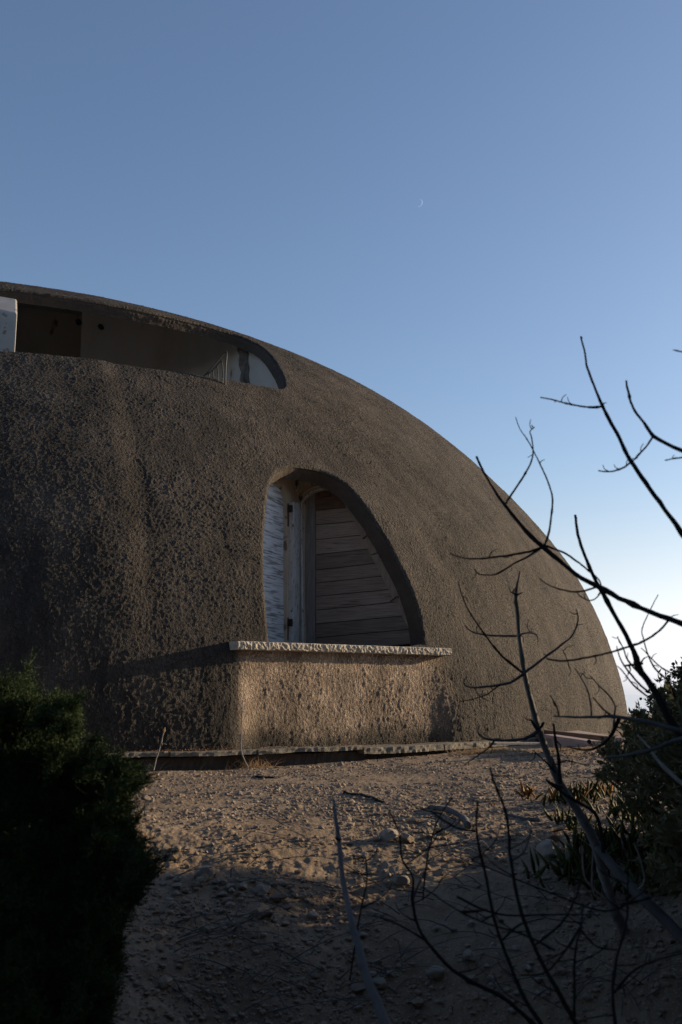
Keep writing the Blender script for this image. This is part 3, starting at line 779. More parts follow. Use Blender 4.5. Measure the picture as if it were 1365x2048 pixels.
# ------------------------------------------------------------------ ground
BR = [(-3, 3.4), (-1.2, 4.0), (0, 4.25), (.8, 4.55), (1.6, 4.2), (3, 3.6), (6, 3.2)]
def ground_z(X, Y, fine=True):
    X = np.asarray(X, float); Y = np.asarray(Y, float)
    rho = np.hypot(X - CX, Y - CY)
    brink = np.interp(X, [b[0] for b in BR], [b[1] for b in BR])
    d = brink - Y
    z = -.150 + .115 * sstep(-1, 3.5, X) * sstep(4, 8, Y) + .09 * sstep(.5, -1.4, X) * sstep(5.6, 4.4, Y)
    dd = np.maximum(d + .5, 0)
    slope = .34
    bank = -slope * (np.sqrt(dd * dd + .25) - .5) * sstep(-.7, .1, d + .2)
    bank = np.maximum(bank, -1.15)
    bank = bank * (1 - .45 * sstep(1.0, 2.2, X) * sstep(1.5, 2.6, Y))
    z = z + bank
    # left spur catching light and the gully beside it
    z = z + .16 * np.exp(-((X + .95 + .25 * (3.4 - Y)) / .38) ** 2) * sstep(4.1, 3.2, Y) if False else z
    z = z + .10 * np.exp(-((X + .75) / .35) ** 2) * np.exp(-((Y - 2.9) / .7) ** 2)
    z = z - .10 * np.exp(-((X - .45 + .3 * (Y - 3)) / .35) ** 2) * np.exp(-((Y - 3.3) / .8) ** 2)
    z = z + .95 * sstep(1.95, 3.1, X) * (1 - sstep(4.7, 5.6, Y)) * sstep(9, 5, X)  # added mound beyond the right edge, blocking sun on the lower slope
    # falls away towards the sea behind the terrace
    far = np.hypot(X - 1, Y - 8)
    fall = -np.maximum(far - 17, 0) * .32
    z = z + np.maximum(fall, -45)
    P = np.stack([X, Y, 0 * X], -1).reshape(-1, 3)
    n = noise(P, .9, 61) * .03 + noise(P, 2.3, 62) * .022
    rough = .35 + .65 * sstep(5.2, 3.9, Y.ravel() + 0 * P[:, 0]) if False else .45 + .55 * (1 - sstep(3.8, 5.4, P[:, 1]))
    n = n * rough
    if fine:
        n = n + rough * (noise(P, 6, 63) * .010 + noise(P, 14, 64) * .006 + np.maximum(noise(P, 27, 65), 0) * .008 + np.maximum(noise(P, 45, 67), 0) * .006) + noise(P, 70, 66) * .003
    n = n * np.clip((rho.ravel() - (DR - .5)) / .4, 0, 1)
    return z + n.reshape(X.shape)
def ground_hit(px, py):
    px = np.atleast_1d(px).astype(float); py = np.atleast_1d(py).astype(float)
    d = rays(px, py); t = np.exp(np.linspace(math.log(.9), math.log(14), 900))
    X = d[:, None, 0] * t; Y = d[:, None, 1] * t; Z = CAM_Z + d[:, None, 2] * t
    g = Z - ground_z(X, Y)
    idx = np.where((g < 0).any(1), np.argmax(g < 0, 1), len(t) - 1); k = np.arange(len(d))
    return np.stack([X[k, idx], Y[k, idx], ground_z(X[k, idx], Y[k, idx])], -1)
az = np.radians(np.concatenate([np.linspace(-180, -27, 34)[:-1], np.linspace(-27, -21, 20)[:-1], np.linspace(-21, 21, 660), np.linspace(21, 27, 20)[1:], np.linspace(27, 180, 34)[1:]]))
rr = np.concatenate([np.exp(np.linspace(math.log(.15), math.log(1.3), 14))[:-1], np.exp(np.linspace(math.log(1.3), math.log(9.5), 580)), np.exp(np.linspace(math.log(9.5), math.log(260), 70))[1:]])
A, Rg = np.meshgrid(az, rr); X = Rg * np.sin(A); Y = Rg * np.cos(A); Z = ground_z(X, Y)
n1, n0 = X.shape; idx = np.arange(n1 * n0).reshape(n1, n0)
F = np.stack([idx[:-1, 1:], idx[:-1, :-1], idx[1:, :-1], idx[1:, 1:]], -1).reshape(-1, 4)
F = np.concatenate([F[:, ::-1]])
g = link("ground", mesh_np("ground", np.stack([X, Y, Z], -1).reshape(-1, 3), F), M['dirt']); tag(g, "dry stony dirt slope and terrace in front of the dome", None, None, "structure")
sr = [0, 250, 1000, 3000, 9000, 18000]
V = [(0, 0, -44)]; F3 = []
for r in sr[1:]:
    for k in range(64): V.append((r * math.cos(k / 64 * 6.28318), r * math.sin(k / 64 * 6.28318), -44))
Fq = [(1 + i * 64 + k, 1 + i * 64 + (k + 1) % 64, 1 + (i + 1) * 64 + (k + 1) % 64, 1 + (i + 1) * 64 + k) for i in range(4) for k in range(64)]
me = bpy.data.meshes.new("sea"); me.from_pydata(V, [], Fq + [(0, 1 + k, 1 + (k + 1) % 64) for k in range(64)])
sea = link("sea", me, M['sea']); tag(sea, "flat sea far below the terrace", None, None, "structure")

# ------------------------------------------------------------------ apron of thin slabs round the foot of the dome
def arc_slab(name, pa, pb, r0, r1, z0, z1, mt, n=None, jz=.008, seed=0):
    n = n or max(6, int((pb - pa) * 11 / .03))
    V = []; ph = np.linspace(pa, pb, n)
    base = []
    pr = [(r0, z0, 0), (r1 - .02, z0, .6)] + [(r1, z0 + (z1 - .006 - z0) * q, 1) for q in np.linspace(0, 1, 5)] + [(r1 - .01, z1, .8), (r1 - .04, z1, .3), (r0, z1, 0)]
    m = len(pr)
    for k, p in enumerate(ph): base += [(r, p, z) for r, z, _ in pr]
    P = np.array([tuple(polar(r, p, z)) for r, p, z in base])
    w = np.tile([q[2] for q in pr], n)
    out = np.stack([np.cos(np.repeat(ph, m)), np.sin(np.repeat(ph, m)), np.zeros(m * n)], -1)
    P = P + out * ((noise(P, 3.5, 71 + seed) * .022 - np.abs(noise(P, 13, 75)) * .016 + noise(P, 34, 72) * .008) * w)[:, None]
    P[:, 2] += noise(P, 2.2, 73 + seed) * jz + noise(P, 24, 74) * .004 * w
    idx = np.arange(m * n).reshape(n, m)
    F = [(int(idx[i, j]), int(idx[i, (j + 1) % m]), int(idx[i + 1, (j + 1) % m]), int(idx[i + 1, j])) for i in range(n - 1) for j in range(m)]
    F += [tuple(map(int, idx[0][::-1])), tuple(map(int, idx[-1]))]
    me = bpy.data.meshes.new(name); me.from_pydata([tuple(v) for v in P], [], F)
    return link(name, me, mt, house)
def base_phi(px):
    p, _ = dome_hit(np.array([float(px)]), np.array([1480.])); return float(p[0])
cuts = [60, 175, 232, 330, 500, 705, 862, 955, 1075]
for i in range(len(cuts) - 1):
    pa, pb = base_phi(cuts[i]) + .0008, base_phi(cuts[i + 1]) - .0008
    dz = [0, -.004, .004, 0, .004, -.012, -.01, -.004][i]; dr = [.0, .01, .0, .005, .0, .02, .012, -.01][i]
    arc_slab("apron_slab", pa, pb, DR - .12, DR + .16 + dr, -.038 + dz - (.02 if i >= 5 else 0), .0 + dz, M['apron'], seed=i)
arc_slab("plinth", base_phi(-100), base_phi(1200), DR - .2, DR + .07, -.35, -.045, M['plinth'], jz=.0)
# dry orange moss along the slab tops
def moss():
    V, F = [], []
    for i in range(2600):
        px = 225 + random.random() ** .9 * 480 if random.random() < .8 else 705 + random.random() * 380
        p = base_phi_t(px)
        if noise(np.array([[p * 11, 0, 0]]), 5, 77)[0] + random.uniform(-.5, .6) < 0: continue
        r = DR + random.uniform(.0, .05) + abs(random.gauss(0, .035)); c = polar(r, p, random.uniform(.0, .016)); s_ = random.uniform(.004, .012)
        a_ = Vector((random.gauss(0, 1), random.gauss(0, 1), random.gauss(0, .45))).normalized() * s_; b_ = Vector((random.gauss(0, 1), random.gauss(0, 1), random.gauss(0, .6))).normalized() * s_ * .6
        k0 = len(V); V += [tuple(c - a_), tuple(c + b_), tuple(c + a_), tuple(c - b_)]; F.append((k0, k0 + 1, k0 + 2, k0 + 3))
    o = link("leaf_litter", mesh_np("leaf_litter", V, F, smooth=False), M['moss']); tag(o, "dry rusty leaf litter lying along the slab edge at the wall foot", "litter", None, "stuff")
_bx = np.linspace(200, 1100, 60); _bp, _ = dome_hit(_bx, np.full(60, 1480.))
def base_phi_t(px): return float(np.interp(px, _bx, _bp))
moss()

# ------------------------------------------------------------------ objects at the right foot of the dome
def px_box(name, px0, px1, Y0, Y1, zb_, zt_, mt, label, cat, group=None, yaw=0):
    a = at(px0, 1470, Y0); b = at(px1, 1470, Y0)
    w = b.x - a.x
    me = box_mesh(name, [(-w / 2, -(Y1 - Y0) / 2, 0), (w / 2, -(Y1 - Y0) / 2, 0), (w / 2, (Y1 - Y0) / 2, 0), (-w / 2, (Y1 - Y0) / 2, 0),
                         (-w / 2, -(Y1 - Y0) / 2, zt_ - zb_), (w / 2, -(Y1 - Y0) / 2, zt_ - zb_), (w / 2, (Y1 - Y0) / 2, zt_ - zb_), (-w / 2, (Y1 - Y0) / 2, zt_ - zb_)])
    o = link(name, me, mt, None, ((a.x + b.x) / 2, (Y0 + Y1) / 2, zb_)); o.rotation_euler.z = yaw
    bv = o.modifiers.new("bevel", 'BEVEL'); bv.width = .006; bv.segments = 2
    return tag(o, label, cat, group)
px_box("paving_slab", 1105, 1245, 10.2, 13.0, -.10, .03, M['pink'], "flat pinkish concrete paving slab at the right foot of the dome", "slab")
def plank_between(name, p, q, w, h, mt, label, cat="plank"):
    p, q = Vector(p), Vector(q); d = q - p; L = d.length
    me = box_mesh(name, [(0, -w / 2, 0), (L, -w / 2, 0), (L, w / 2, 0), (0, w / 2, 0), (0, -w / 2, h), (L, -w / 2, h), (L, w / 2, h), (0, w / 2, h)])
    o = link(name, me, mt, None, p); o.rotation_euler = d.to_track_quat('X', 'Z').to_euler()
    bv = o.modifiers.new("bevel", 'BEVEL'); bv.width = .004; bv.segments = 2
    return tag(o, label, cat)
plank_between("timber_plank", at(1092, 1472, 10.05) , at(1212, 1486, 9.0), .05, .06, M['wood_dark'], "dark brown timber lying along the edge of the pink slab")
plank_between("timber_plank", at(1098, 1475, 9.6), at(1190, 1489, 8.7), .12, .03, M['pink'], "pale pinkish board lying in front of the dark timber")
plank_between("timber_plank", at(985, 1490, 8.9), at(1082, 1489, 9.2), .10, .02, M['grey_wood'], "weathered grey board lying at the foot of the wall behind the sapling")

# ------------------------------------------------------------------ stones and gravel
def stone_mesh(name, seed, flat=.65, ang=.35):
    bm = bmesh.new(); bmesh.ops.create_icosphere(bm, subdivisions=3, radius=1)
    V = np.array([v.co for v in bm.verts]); 
    r = np.random.default_rng(seed)
    # chip flat facets
    for _ in range(9):
        n = r.normal(size=3); n /= np.linalg.norm(n); d = r.uniform(.55, .85); k = V @ n; m = k > d; V[m] -= np.outer(k[m] - d, n)
    V = V * (1 + .12 * noise(V, 1.7, seed))[:, None] + .02 * np.stack([noise(V, 6, seed + 1)] * 3, -1)
    V *= np.array([1, r.uniform(.65, .95), flat * r.uniform(.75, 1.1)])
    for v, c in zip(bm.verts, V): v.co = c
    me = bpy.data.meshes.new(name); bm.to_mesh(me); bm.free()
    for p in me.polygons: p.use_smooth = False
    return me
stones = [stone_mesh("stone", 100 + i) for i in range(8)]
for i, m_ in enumerate(stones): m_.materials.append(M['rock2'] if i % 3 else M['rock'])
BIG = [(524, 1827, 19, "large rounded boulder-like stone in the shaded rubble near the middle of the slope"),
       (405, 1752, 17, "broad flat stone at the upper left of the rubble strip"),
       (524, 1783, 13, "upright angular stone above the largest stone of the slope"),
       (560, 1797, 12, "blocky grey stone to the right of the upright stone in the rubble"),
       (628, 1833, 9, "pale egg shaped stone alone between the rubble and the pale stick"),
       (354, 1698, 7, "orange lit stone standing at the edge of the sunlit dirt beside the juniper"),
       (294, 1597, 8, "sunlit stone on the terrace closest to the juniper's right edge"),
       (555, 1578, 6, "single rounded sunlit stone on the open terrace dirt"),
       (409, 1861, 11, "brown dome shaped stone on the lit spur below the rubble"),
       (316, 1873, 8, "dark squat stone at the lower left beside the juniper"),
       (781, 1673, 16, "pale flat topped stone at the brink behind the thin stems"),
       (816, 1679, 11, "brown stone touching the right side of the pale flat topped stone"),
       (888, 1667, 7, "whitish pebble-like stone between two thin dark stems at the brink"),
       (1097, 1700, 20, "large tan wedge shaped stone left of the ice plants"),
       (1102, 1678, 12, "small tan stone lying behind the wedge shaped stone"),
       (802, 1762, 13, "pale broken stone in the shaded gully under the forked twigs"),
       (781, 1953, 9, "small pale stone right of the pale stick near the bottom"),
       (746, 1950, 7, "tiny white stone touching the pale stick near the bottom"),
       (760, 1970, 13, "brown stone just below the two small pale stones near the stick"),
       (719, 1981, 12, "reddish stone left of the pale stick near the bottom"),
       (872, 1948, 15, "dull round stone in deep shade between thin stems"),
       (940, 1918, 12, "grey flat stone in deep shade below the crossing stems"),
       (1123, 1948, 9, "small pale stone alone in deep shade at the lower right")]
gp = ground_hit([b[0] for b in BIG], [b[1] + b[2] * .5 for b in BIG])
for k, ((px, py, rpx, lab), p) in enumerate(zip(BIG, gp)):
    dist = p[1]; rad = rpx / FPX * dist * 1.25
    o = link("stone", stones[k % 8], None, None, (p[0], p[1], p[2] + rad * .42)); o.scale = (rad * 1.15, rad * 1.15, rad * 1.15)
    o.rotation_euler = (random.uniform(-.2, .2), random.uniform(-.2, .2), random.uniform(0, 6.28)); tag(o, lab, "stone")
MED = [(404, 1767, 7), (392, 1774, 8), (476, 1793, 7), (304, 1603, 4), (421, 1621, 5), (318, 1740, 7), (354, 1774, 8), (485, 1775, 9), (530, 1743, 5), (574, 1815, 7), (375, 1736, 5),
       (858, 1665, 5), (701, 1651, 7), (987, 1973, 6), (445, 1790, 7), (432, 1768, 6), (505, 1765, 6), (545, 1772, 6), (590, 1790, 6), (462, 1812, 6), (340, 1755, 6), (300, 1655, 5)]
for _ in range(110):
    q = random.random()
    if q < .5: MED.append((random.gauss(470, 70), random.gauss(1785, 24), random.uniform(3.5, 8)))
    elif q < .65: MED.append((random.uniform(290, 620), random.uniform(1600, 1700), random.uniform(2.5, 4.5)))
    elif q < .8: MED.append((random.uniform(720, 1060), random.uniform(1640, 1760), random.uniform(3, 6)))
    else: MED.append((random.uniform(560, 1200), random.uniform(1780, 2030), random.uniform(3.5, 8)))
gp = ground_hit([b[0] for b in MED], [b[1] + b[2] * .4 for b in MED])
for k, ((px, py, rpx), p) in enumerate(zip(MED, gp)):
    rad = rpx / FPX * p[1] * 1.35
    o = link("stone", stones[(k * 3) % 8], None, None, (p[0], p[1], p[2] + rad * .36)); o.scale = (rad * 1.1,) * 3
    o.rotation_euler = (random.uniform(-.3, .3), random.uniform(-.3, .3), random.uniform(0, 6.28))
    if py < 1725: lb, gr = ("small sunlit stone lying loose on the open terrace dirt", "small stones on the sunlit terrace") if px < 700 else ("small stone at the shaded brink behind the thin dead stems", "small stones along the shaded brink")
    elif px < 650 and py < 1850: lb, gr = "small angular stone in the shaded rubble strip between juniper and pale stick", "small stones of the rubble strip"
    else: lb, gr = "small dull stone half sunk in the darkest dirt of the lower slope", "small stones on the dark lower slope"
    tag(o, lb, "stone", gr)
# gravel: uncountable grit, one mesh
def gravel():
    N = 44000
    ico = bmesh.new(); bmesh.ops.create_icosphere(ico, subdivisions=1, radius=1)
    ico.verts.ensure_lookup_table()
    V0 = np.array([v.co for v in ico.verts]); F0 = np.array([[v.index for v in f.verts] for f in ico.faces]); ico.free()
    r = np.random.default_rng(3)
    a = r.uniform(-.36, .36, N); t = np.exp(r.uniform(math.log(1.7), math.log(9.8), N))
    X = t * np.sin(a); Y = t * np.cos(a)
    dens = noise(np.stack([X, Y, 0 * X], -1), 1.6, 81) + .6 * noise(np.stack([X, Y, 0 * X], -1), 5, 82)
    keep = (dens + r.uniform(-.5, .7, N) > 0) & (np.hypot(X - CX, Y - CY) > DR + .2); X, Y = X[keep], Y[keep]; n = len(X)
    Z = ground_z(X, Y); sz = .0028 + .007 * r.random(n) ** 4 * 1.3 + .0005 * Y
    big = r.random(n) < .02; sz[big] *= 2.0
    rot = r.uniform(0, 6.28, n)
    V = V0[None] * (1 + .25 * r.normal(size=(n, len(V0), 1)) * .8) * sz[:, None, None] * np.array([1.2, .9, .65])
    c, s_ = np.cos(rot)[:, None], np.sin(rot)[:, None]
    V = np.stack([V[..., 0] * c - V[..., 1] * s_, V[..., 0] * s_ + V[..., 1] * c, V[..., 2]], -1)
    V += np.stack([X, Y, Z + sz * .25], -1)[:, None]
    F = (F0[None] + (np.arange(n) * len(V0))[:, None, None]).reshape(-1, 3)
    o = link("gravel", mesh_np("gravel", V.reshape(-1, 3), F, smooth=False), M['rock']); tag(o, "loose granite grit scattered on the dirt", "gravel", None, "stuff")
gravel()

# ------------------------------------------------------------------ dead branches and saplings
def px_tube(name, pts, Y, mt, parent, Yend=None, wob=.10, knots=.06, seg=8):
    """pts: (px, py, radius_px); depth from Y to Yend along the way"""
    n = len(pts); P, Rr = [], []
    for i, (x, y, r) in enumerate(pts):
        yy = Y + ((Yend if Yend is not None else Y) - Y) * i / max(1, n - 1)
        P.append(at(x, y, yy)); Rr.append(max(.0007, r / FPX * yy))
    return link(name, tube_mesh(name, P, Rr, seg=seg, wob=wob, knots=knots), mt, parent)
def taper(pts, r0, r1): return [(x, y, r0 + (r1 - r0) * i / (len(pts) - 1)) for i, (x, y) in enumerate(pts)]
def plant(name, label, cat, base_px, Y, group=None):
    p = at(base_px[0], base_px[1], Y); p.z = float(ground_z(np.array([p.x]), np.array([p.y]))[0]); return empty(name, tuple(p), label, cat, group)

# grey sapling
Y = 2.7
sap = plant("bare_sapling", "grey leafless sapling with a smooth leaning trunk rising in front of the dome's right side", "sapling", (1225, 1840), 2.55)
gx = at(1240, 1900, 2.45)
gy = float(ground_hit([1245], [1852])[0][1]); print("sapling foot Y", gy)
px_tube("trunk", [(1252, 1875, 11), (1238, 1845, 10.5), (1222, 1800, 9.5), (1205, 1740, 9.2), (1190, 1685, 9), (1150, 1612, 8.4), (1120, 1565, 7.8), (1097, 1510, 7), (1076, 1452, 6.4), (1062, 1400, 5.4), (1050, 1350, 5), (1041, 1290, 4.3),
                  (1036, 1230, 3.7), (1033, 1190, 3.4), (1037, 1160, 1.8), (1040, 1143, 1.1)], gy, M['bark_stick'], sap, 2.75, wob=.06, seg=12)
ty = gy + (2.75 - gy) * 4 / 15
px_tube("trunk", [(1440, 1945, 12), (1365, 1872, 11.5), (1290, 1800, 10.5), (1235, 1742, 9.5), (1192, 1690, 8)], ty - .25, M['bark_grey'], sap, ty, wob=.06, seg=12)
def br(par, pts, r0, r1, Y, m='bark_dark', Ye=None, name="branch"):
    o = px_tube(name, taper(pts, r0, r1), Y, M[m], par, Ye)
    if name != "twig":
        for q in range(random.randint(1, 3)):
            j = random.randint(0, len(pts) - 2); f = random.random(); x = pts[j][0] * (1 - f) + pts[j + 1][0] * f; y = pts[j][1] * (1 - f) + pts[j + 1][1] * f
            yy = Y + ((Ye if Ye is not None else Y) - Y) * (j + f) / (len(pts) - 1); L_ = random.uniform(5, 26); a = random.uniform(0, 6.28)
            px_tube("twig", taper([(x, y), (x + math.cos(a) * L_ * .5, y + math.sin(a) * L_ * .5 - 1), (x + math.cos(a + .4) * L_, y + math.sin(a + .4) * L_ - 3)], max(.9, min(r0, r1 + 1) * .6), .6), yy, M[m], par)
    return o
br(sap, [(1048, 1348), (1020, 1365), (985, 1372), (940, 1375), (928, 1365), (935, 1352)], 3.2, 1, 2.68, 'bark_grey')
br(sap, [(1000, 1370), (975, 1388), (950, 1397), (918, 1404)], 1.6, .8, 2.67)
br(sap, [(950, 1377), (960, 1392), (978, 1402)], 1.2, .8, 2.67, 'bark_pale')
br(sap, [(1046, 1345), (1010, 1318), (985, 1290), (965, 1262), (940, 1225), (925, 1190), (916, 1162)], 2.6, .9, 2.68)
br(sap, [(1050, 1345), (1085, 1318), (1120, 1292), (1145, 1270), (1157, 1240), (1153, 1218)], 3, 1, 2.7, 'bark_grey')
br(sap, [(1034, 1272), (1000, 1272), (965, 1269), (942, 1262), (930, 1250)], 2.4, 1, 2.7, 'bark_grey')
br(sap, [(1036, 1270), (1055, 1265), (1073, 1269), (1077, 1284)], 2, 1, 2.7, 'bark_pale')
br(sap, [(1033, 1190), (1025, 1184)], 2.5, 1.2, 2.73); br(sap, [(1033, 1190), (1046, 1185)], 2.2, 1, 2.73)
br(sap, [(1078, 1462), (1070, 1452), (1062, 1438)], 4, 2, 2.7); br(sap, [(1078, 1460), (1084, 1452), (1089, 1445)], 3.5, 1.8, 2.7)
br(sap, [(1075, 1462), (1050, 1478), (1000, 1481), (968, 1476), (956, 1462), (961, 1449)], 4, 1.1, 2.7, 'bark_grey')
br(sap, [(990, 1481), (976, 1497), (955, 1512), (930, 1528)], 1.8, .9, 2.7); br(sap, [(985, 1479), (1002, 1476)], 1.8, 1, 2.7, 'bark_pale')
br(sap, [(1120, 1568), (1118, 1520), (1112, 1480), (1107, 1447)], 4, 2, 2.66)
br(sap, [(1112, 1545), (1090, 1522), (1068, 1502)], 2.2, 1, 2.66)
br(sap, [(1112, 1530), (1132, 1522), (1160, 1527), (1180, 1531)], 1.6, .9, 2.66)
br(sap, [(1097, 1563), (1130, 1590), (1165, 1610), (1190, 1624), (1202, 1655), (1208, 1705)], 3, 4, 2.5)
br(sap, [(1125, 1575), (1105, 1568), (1092, 1558)], 4, 2, 2.62)

# arching dark branch B with its side twigs
def root_pts(*p): return list(p)
shB = plant("dead_branch", "long dark dead branch arching across the dome's right edge and the sky", "branch", (1560, 1900), 2.0)
px_tube("stem", [(1640, 1990, 12), (1600, 1700, 11), (1530, 1420, 10), (1450, 1285, 8), (1365, 1246, 6), (1338, 1237, 5.8), (1299, 1222.7, 5.2), (1253, 1201, 5), (1212, 1181, 5.8), (1164, 1155, 4.6), (1128.7, 1130, 4.4), (1086, 1095, 5), (1040, 1048.6, 4),
                 (1010, 1011, 3.4), (983, 970.5, 2.6), (965, 938.5, 2.4), (954, 913, 2.4)], 1.95, M['bark_dark'], shB, 2.3)
YB = 2.22
br(shB, [(1010, 1011), (1033, 974), (1054, 942), (1065, 917), (1066.6, 896), (1063, 871), (1060.5, 863), (1069.4, 854)], 2.2, 1, YB)
br(shB, [(1088, 1093), (1096.8, 1070), (1102, 1038), (1105.6, 1009.6), (1104, 988), (1093, 956), (1082.6, 933), (1068, 903), (1054, 878), (1040, 857), (1032, 834)], 2.4, .8, YB)
br(shB, [(1086, 1096), (1058, 1104), (1015, 1111), (979.5, 1116), (951, 1118), (922.6, 1115.5), (900, 1107)], 2.8, 1, YB)
br(shB, [(1082.6, 1097), (1058, 1112.6), (1029, 1127), (1004, 1143), (986.6, 1150), (958, 1148), (949, 1137.5)], 2.5, .9, YB)
br(shB, [(1088, 1090), (1129, 1105.5), (1153.6, 1123), (1182, 1144.6), (1200, 1162), (1201.6, 1180), (1193, 1196), (1178.5, 1201), (1161, 1192.5), (1153, 1183)], 2.2, 1, YB - .05)
br(shB, [(1195, 1173), (1157, 1183.7), (1129, 1180), (1100, 1171), (1079, 1157)], 2.2, .8, YB - .05)
br(shB, [(1338, 1240), (1320, 1260), (1288.6, 1281.8), (1235, 1301), (1185.6, 1313.8), (1128.7, 1322), (1093, 1317.3)], 2.4, 1.8, 2.1)
shC = plant("dead_branch", "straight dark dead stem slanting up from the right shrub with three curved twigs", "branch", (1450, 1800), 2.2)
px_tube("stem", [(1500, 1820, 11), (1450, 1650, 10), (1410, 1560, 9), (1365, 1474, 8), (1333, 1427.5, 7.5), (1313.6, 1388.7, 7), (1294, 1357.7, 6.5), (1278, 1330, 7), (1267, 1300, 4.8), (1235, 1240.5, 4.3), (1202, 1180, 4), (1182, 1141, 3.2), (1159, 1080.6, 3.2), (1151, 1030, 2.4)],
        2.2, M['bark_dark'], shC, 2.35)
YC = 2.3
br(shC, [(1276.7, 1329), (1262, 1330), (1247.5, 1332)], 2.8, 2, YC); br(shC, [(1276, 1328), (1286, 1327)], 4, 2.5, YC)
br(shC, [(1289, 1357.7), (1265, 1332), (1253, 1315), (1247.5, 1297.5), (1238, 1280), (1236, 1272)], 2.2, .9, YC)
br(shC, [(1300, 1385), (1282.5, 1371), (1265, 1352), (1251, 1334), (1241.7, 1319), (1235, 1299), (1234, 1292)], 2.4, .9, YC)
br(shC, [(1304, 1400), (1271, 1373), (1255, 1354), (1243.7, 1340), (1234, 1331.4)], 2, .9, YC)
br(shC, [(1352, 1400), (1339, 1366), (1323, 1350), (1307.7, 1332.4), (1296, 1307), (1288, 1280), (1285, 1258), (1301, 1219), (1317, 1189)], 2.2, .8, YC)
br(shC, [(1390, 1372), (1356, 1352), (1333, 1341), (1315.5, 1328.5), (1300, 1313), (1282.5, 1295.5)], 2, .9, YC)
shH = plant("dead_branch", "tall dark dead branch reaching highest into the sky at the right", "branch", (1620, 1900), 1.8)
px_tube("stem", [(1720, 1990, 13), (1680, 1700, 12), (1570, 1400, 10), (1450, 1180, 8), (1365, 1068, 6), (1338, 1031, 5), (1299, 977.6, 4.6), (1262, 922.5, 4.4), (1235, 867, 3.8), (1205, 812, 3.4), (1188, 770, 2.6), (1174, 732, 2.3), (1169, 700, 1.9), (1162.5, 673, 1.8)],
        1.8, M['bark_dark'], shH, 2.1)
YH = 2.05
br(shH, [(1206, 813), (1180, 814.5), (1143, 809), (1108, 800), (1081, 795)], 2.2, 1.2, YH); br(shH, [(1205, 812), (1209, 806)], 2, 1.2, YH)
br(shH, [(1262, 923), (1250, 933), (1228, 941), (1212, 942.6), (1197, 941)], 2.2, 1.3, YH)
shI = plant("dead_branch", "curved dark dead branch entering the sky from the right edge", "branch", (1700, 1900), 1.7)
px_tube("stem", [(1800, 1990, 13), (1790, 1600, 11), (1640, 1150, 9), (1480, 960, 7), (1400, 918, 5.5), (1365, 903, 4.8), (1330, 886.5, 4.2), (1306.6, 872, 4.2), (1288, 846, 3), (1267, 815.5, 2.6), (1256, 782.6, 2.6), (1253, 761.5, 2)], 1.75, M['bark_dark'], shI, 2.0)
br(shI, [(1306.6, 873.5), (1295, 890), (1281.6, 904), (1266, 921)], 2, 1.6, 1.97)
br(shI, [(1440, 940), (1390, 914), (1365, 915), (1345, 918), (1330, 921)], 2.5, 1.1, 1.9)
br(shI, [(1520, 985), (1470, 760), (1400, 713), (1365, 704), (1347, 700)], 3, 1.1, 1.85)
shE = plant("dead_branch", "low horizontal grey branch crossing the foot of the dome with upright twigs", "branch", (1450, 1700), 2.1)
px_tube("stem", [(1560, 1800, 7), (1480, 1560, 6.5), (1420, 1485, 6), (1352, 1461, 5), (1313.6, 1451, 4.4), (1284, 1443, 4), (1255, 1439, 3.8), (1224, 1434, 3.6), (1183.5, 1436, 2.6), (1138.8, 1434.3, 2.2), (1107.8, 1432.4, 1.5)], 2.1, M['bark_grey'], shE, 2.4)
YE = 2.36
br(shE, [(1118.4, 1432), (1114.6, 1414), (1107, 1400), (1100, 1390)], 1.6, .8, YE)
br(shE, [(1183.5, 1435), (1181.5, 1404), (1173.8, 1375), (1164, 1357.7), (1150.5, 1336)], 1.8, .9, YE, 'bark_grey')
br(shE, [(1140, 1338), (1133, 1315), (1124, 1297.5)], 1.2, .8, YE)
br(shE, [(1226, 1433), (1206.8, 1417.8), (1187, 1394.5)], 2.2, 1.2, YE)
br(shE, [(1227, 1458), (1230, 1427.5), (1230, 1410), (1216.5, 1388.7), (1197, 1369), (1180.6, 1351)], 2.2, 1, YE, 'bark_grey')
br(shE, [(1239, 1437), (1232, 1454.7), (1216.5, 1478), (1193, 1495.5), (1168, 1500), (1135, 1493.5)], 4.5, 1.4, YE)
shF = plant("dead_branch", "dark broken branch stub pointing left out of the right shrub", "branch", (1450, 1750), 2.0)
px_tube("stem", [(1560, 1760, 8), (1450, 1520, 6), (1400, 1490, 5.5), (1365, 1478, 4.8), (1333, 1489.7, 4.4), (1303.8, 1499.4, 4), (1274.7, 1507, 3.6), (1245.6, 1512, 3.1), (1212.6, 1515, 2.4)], 2.0, M['bark_grey'], shF, 2.3)
shG = plant("dead_branch", "thin pale branch running down to the right through the shrub leaves", "branch", (1400, 1720), 2.2)
px_tube("stem", [(1450, 1720, 6), (1400, 1600, 5), (1365, 1567, 4.4), (1342.7, 1548, 4), (1323, 1526.6, 3.5), (1305.8, 1505, 3), (1294, 1489.7, 2.4), (1274.7, 1470, 1.6)], 2.2, M['bark_pale'], shG, 2.4)

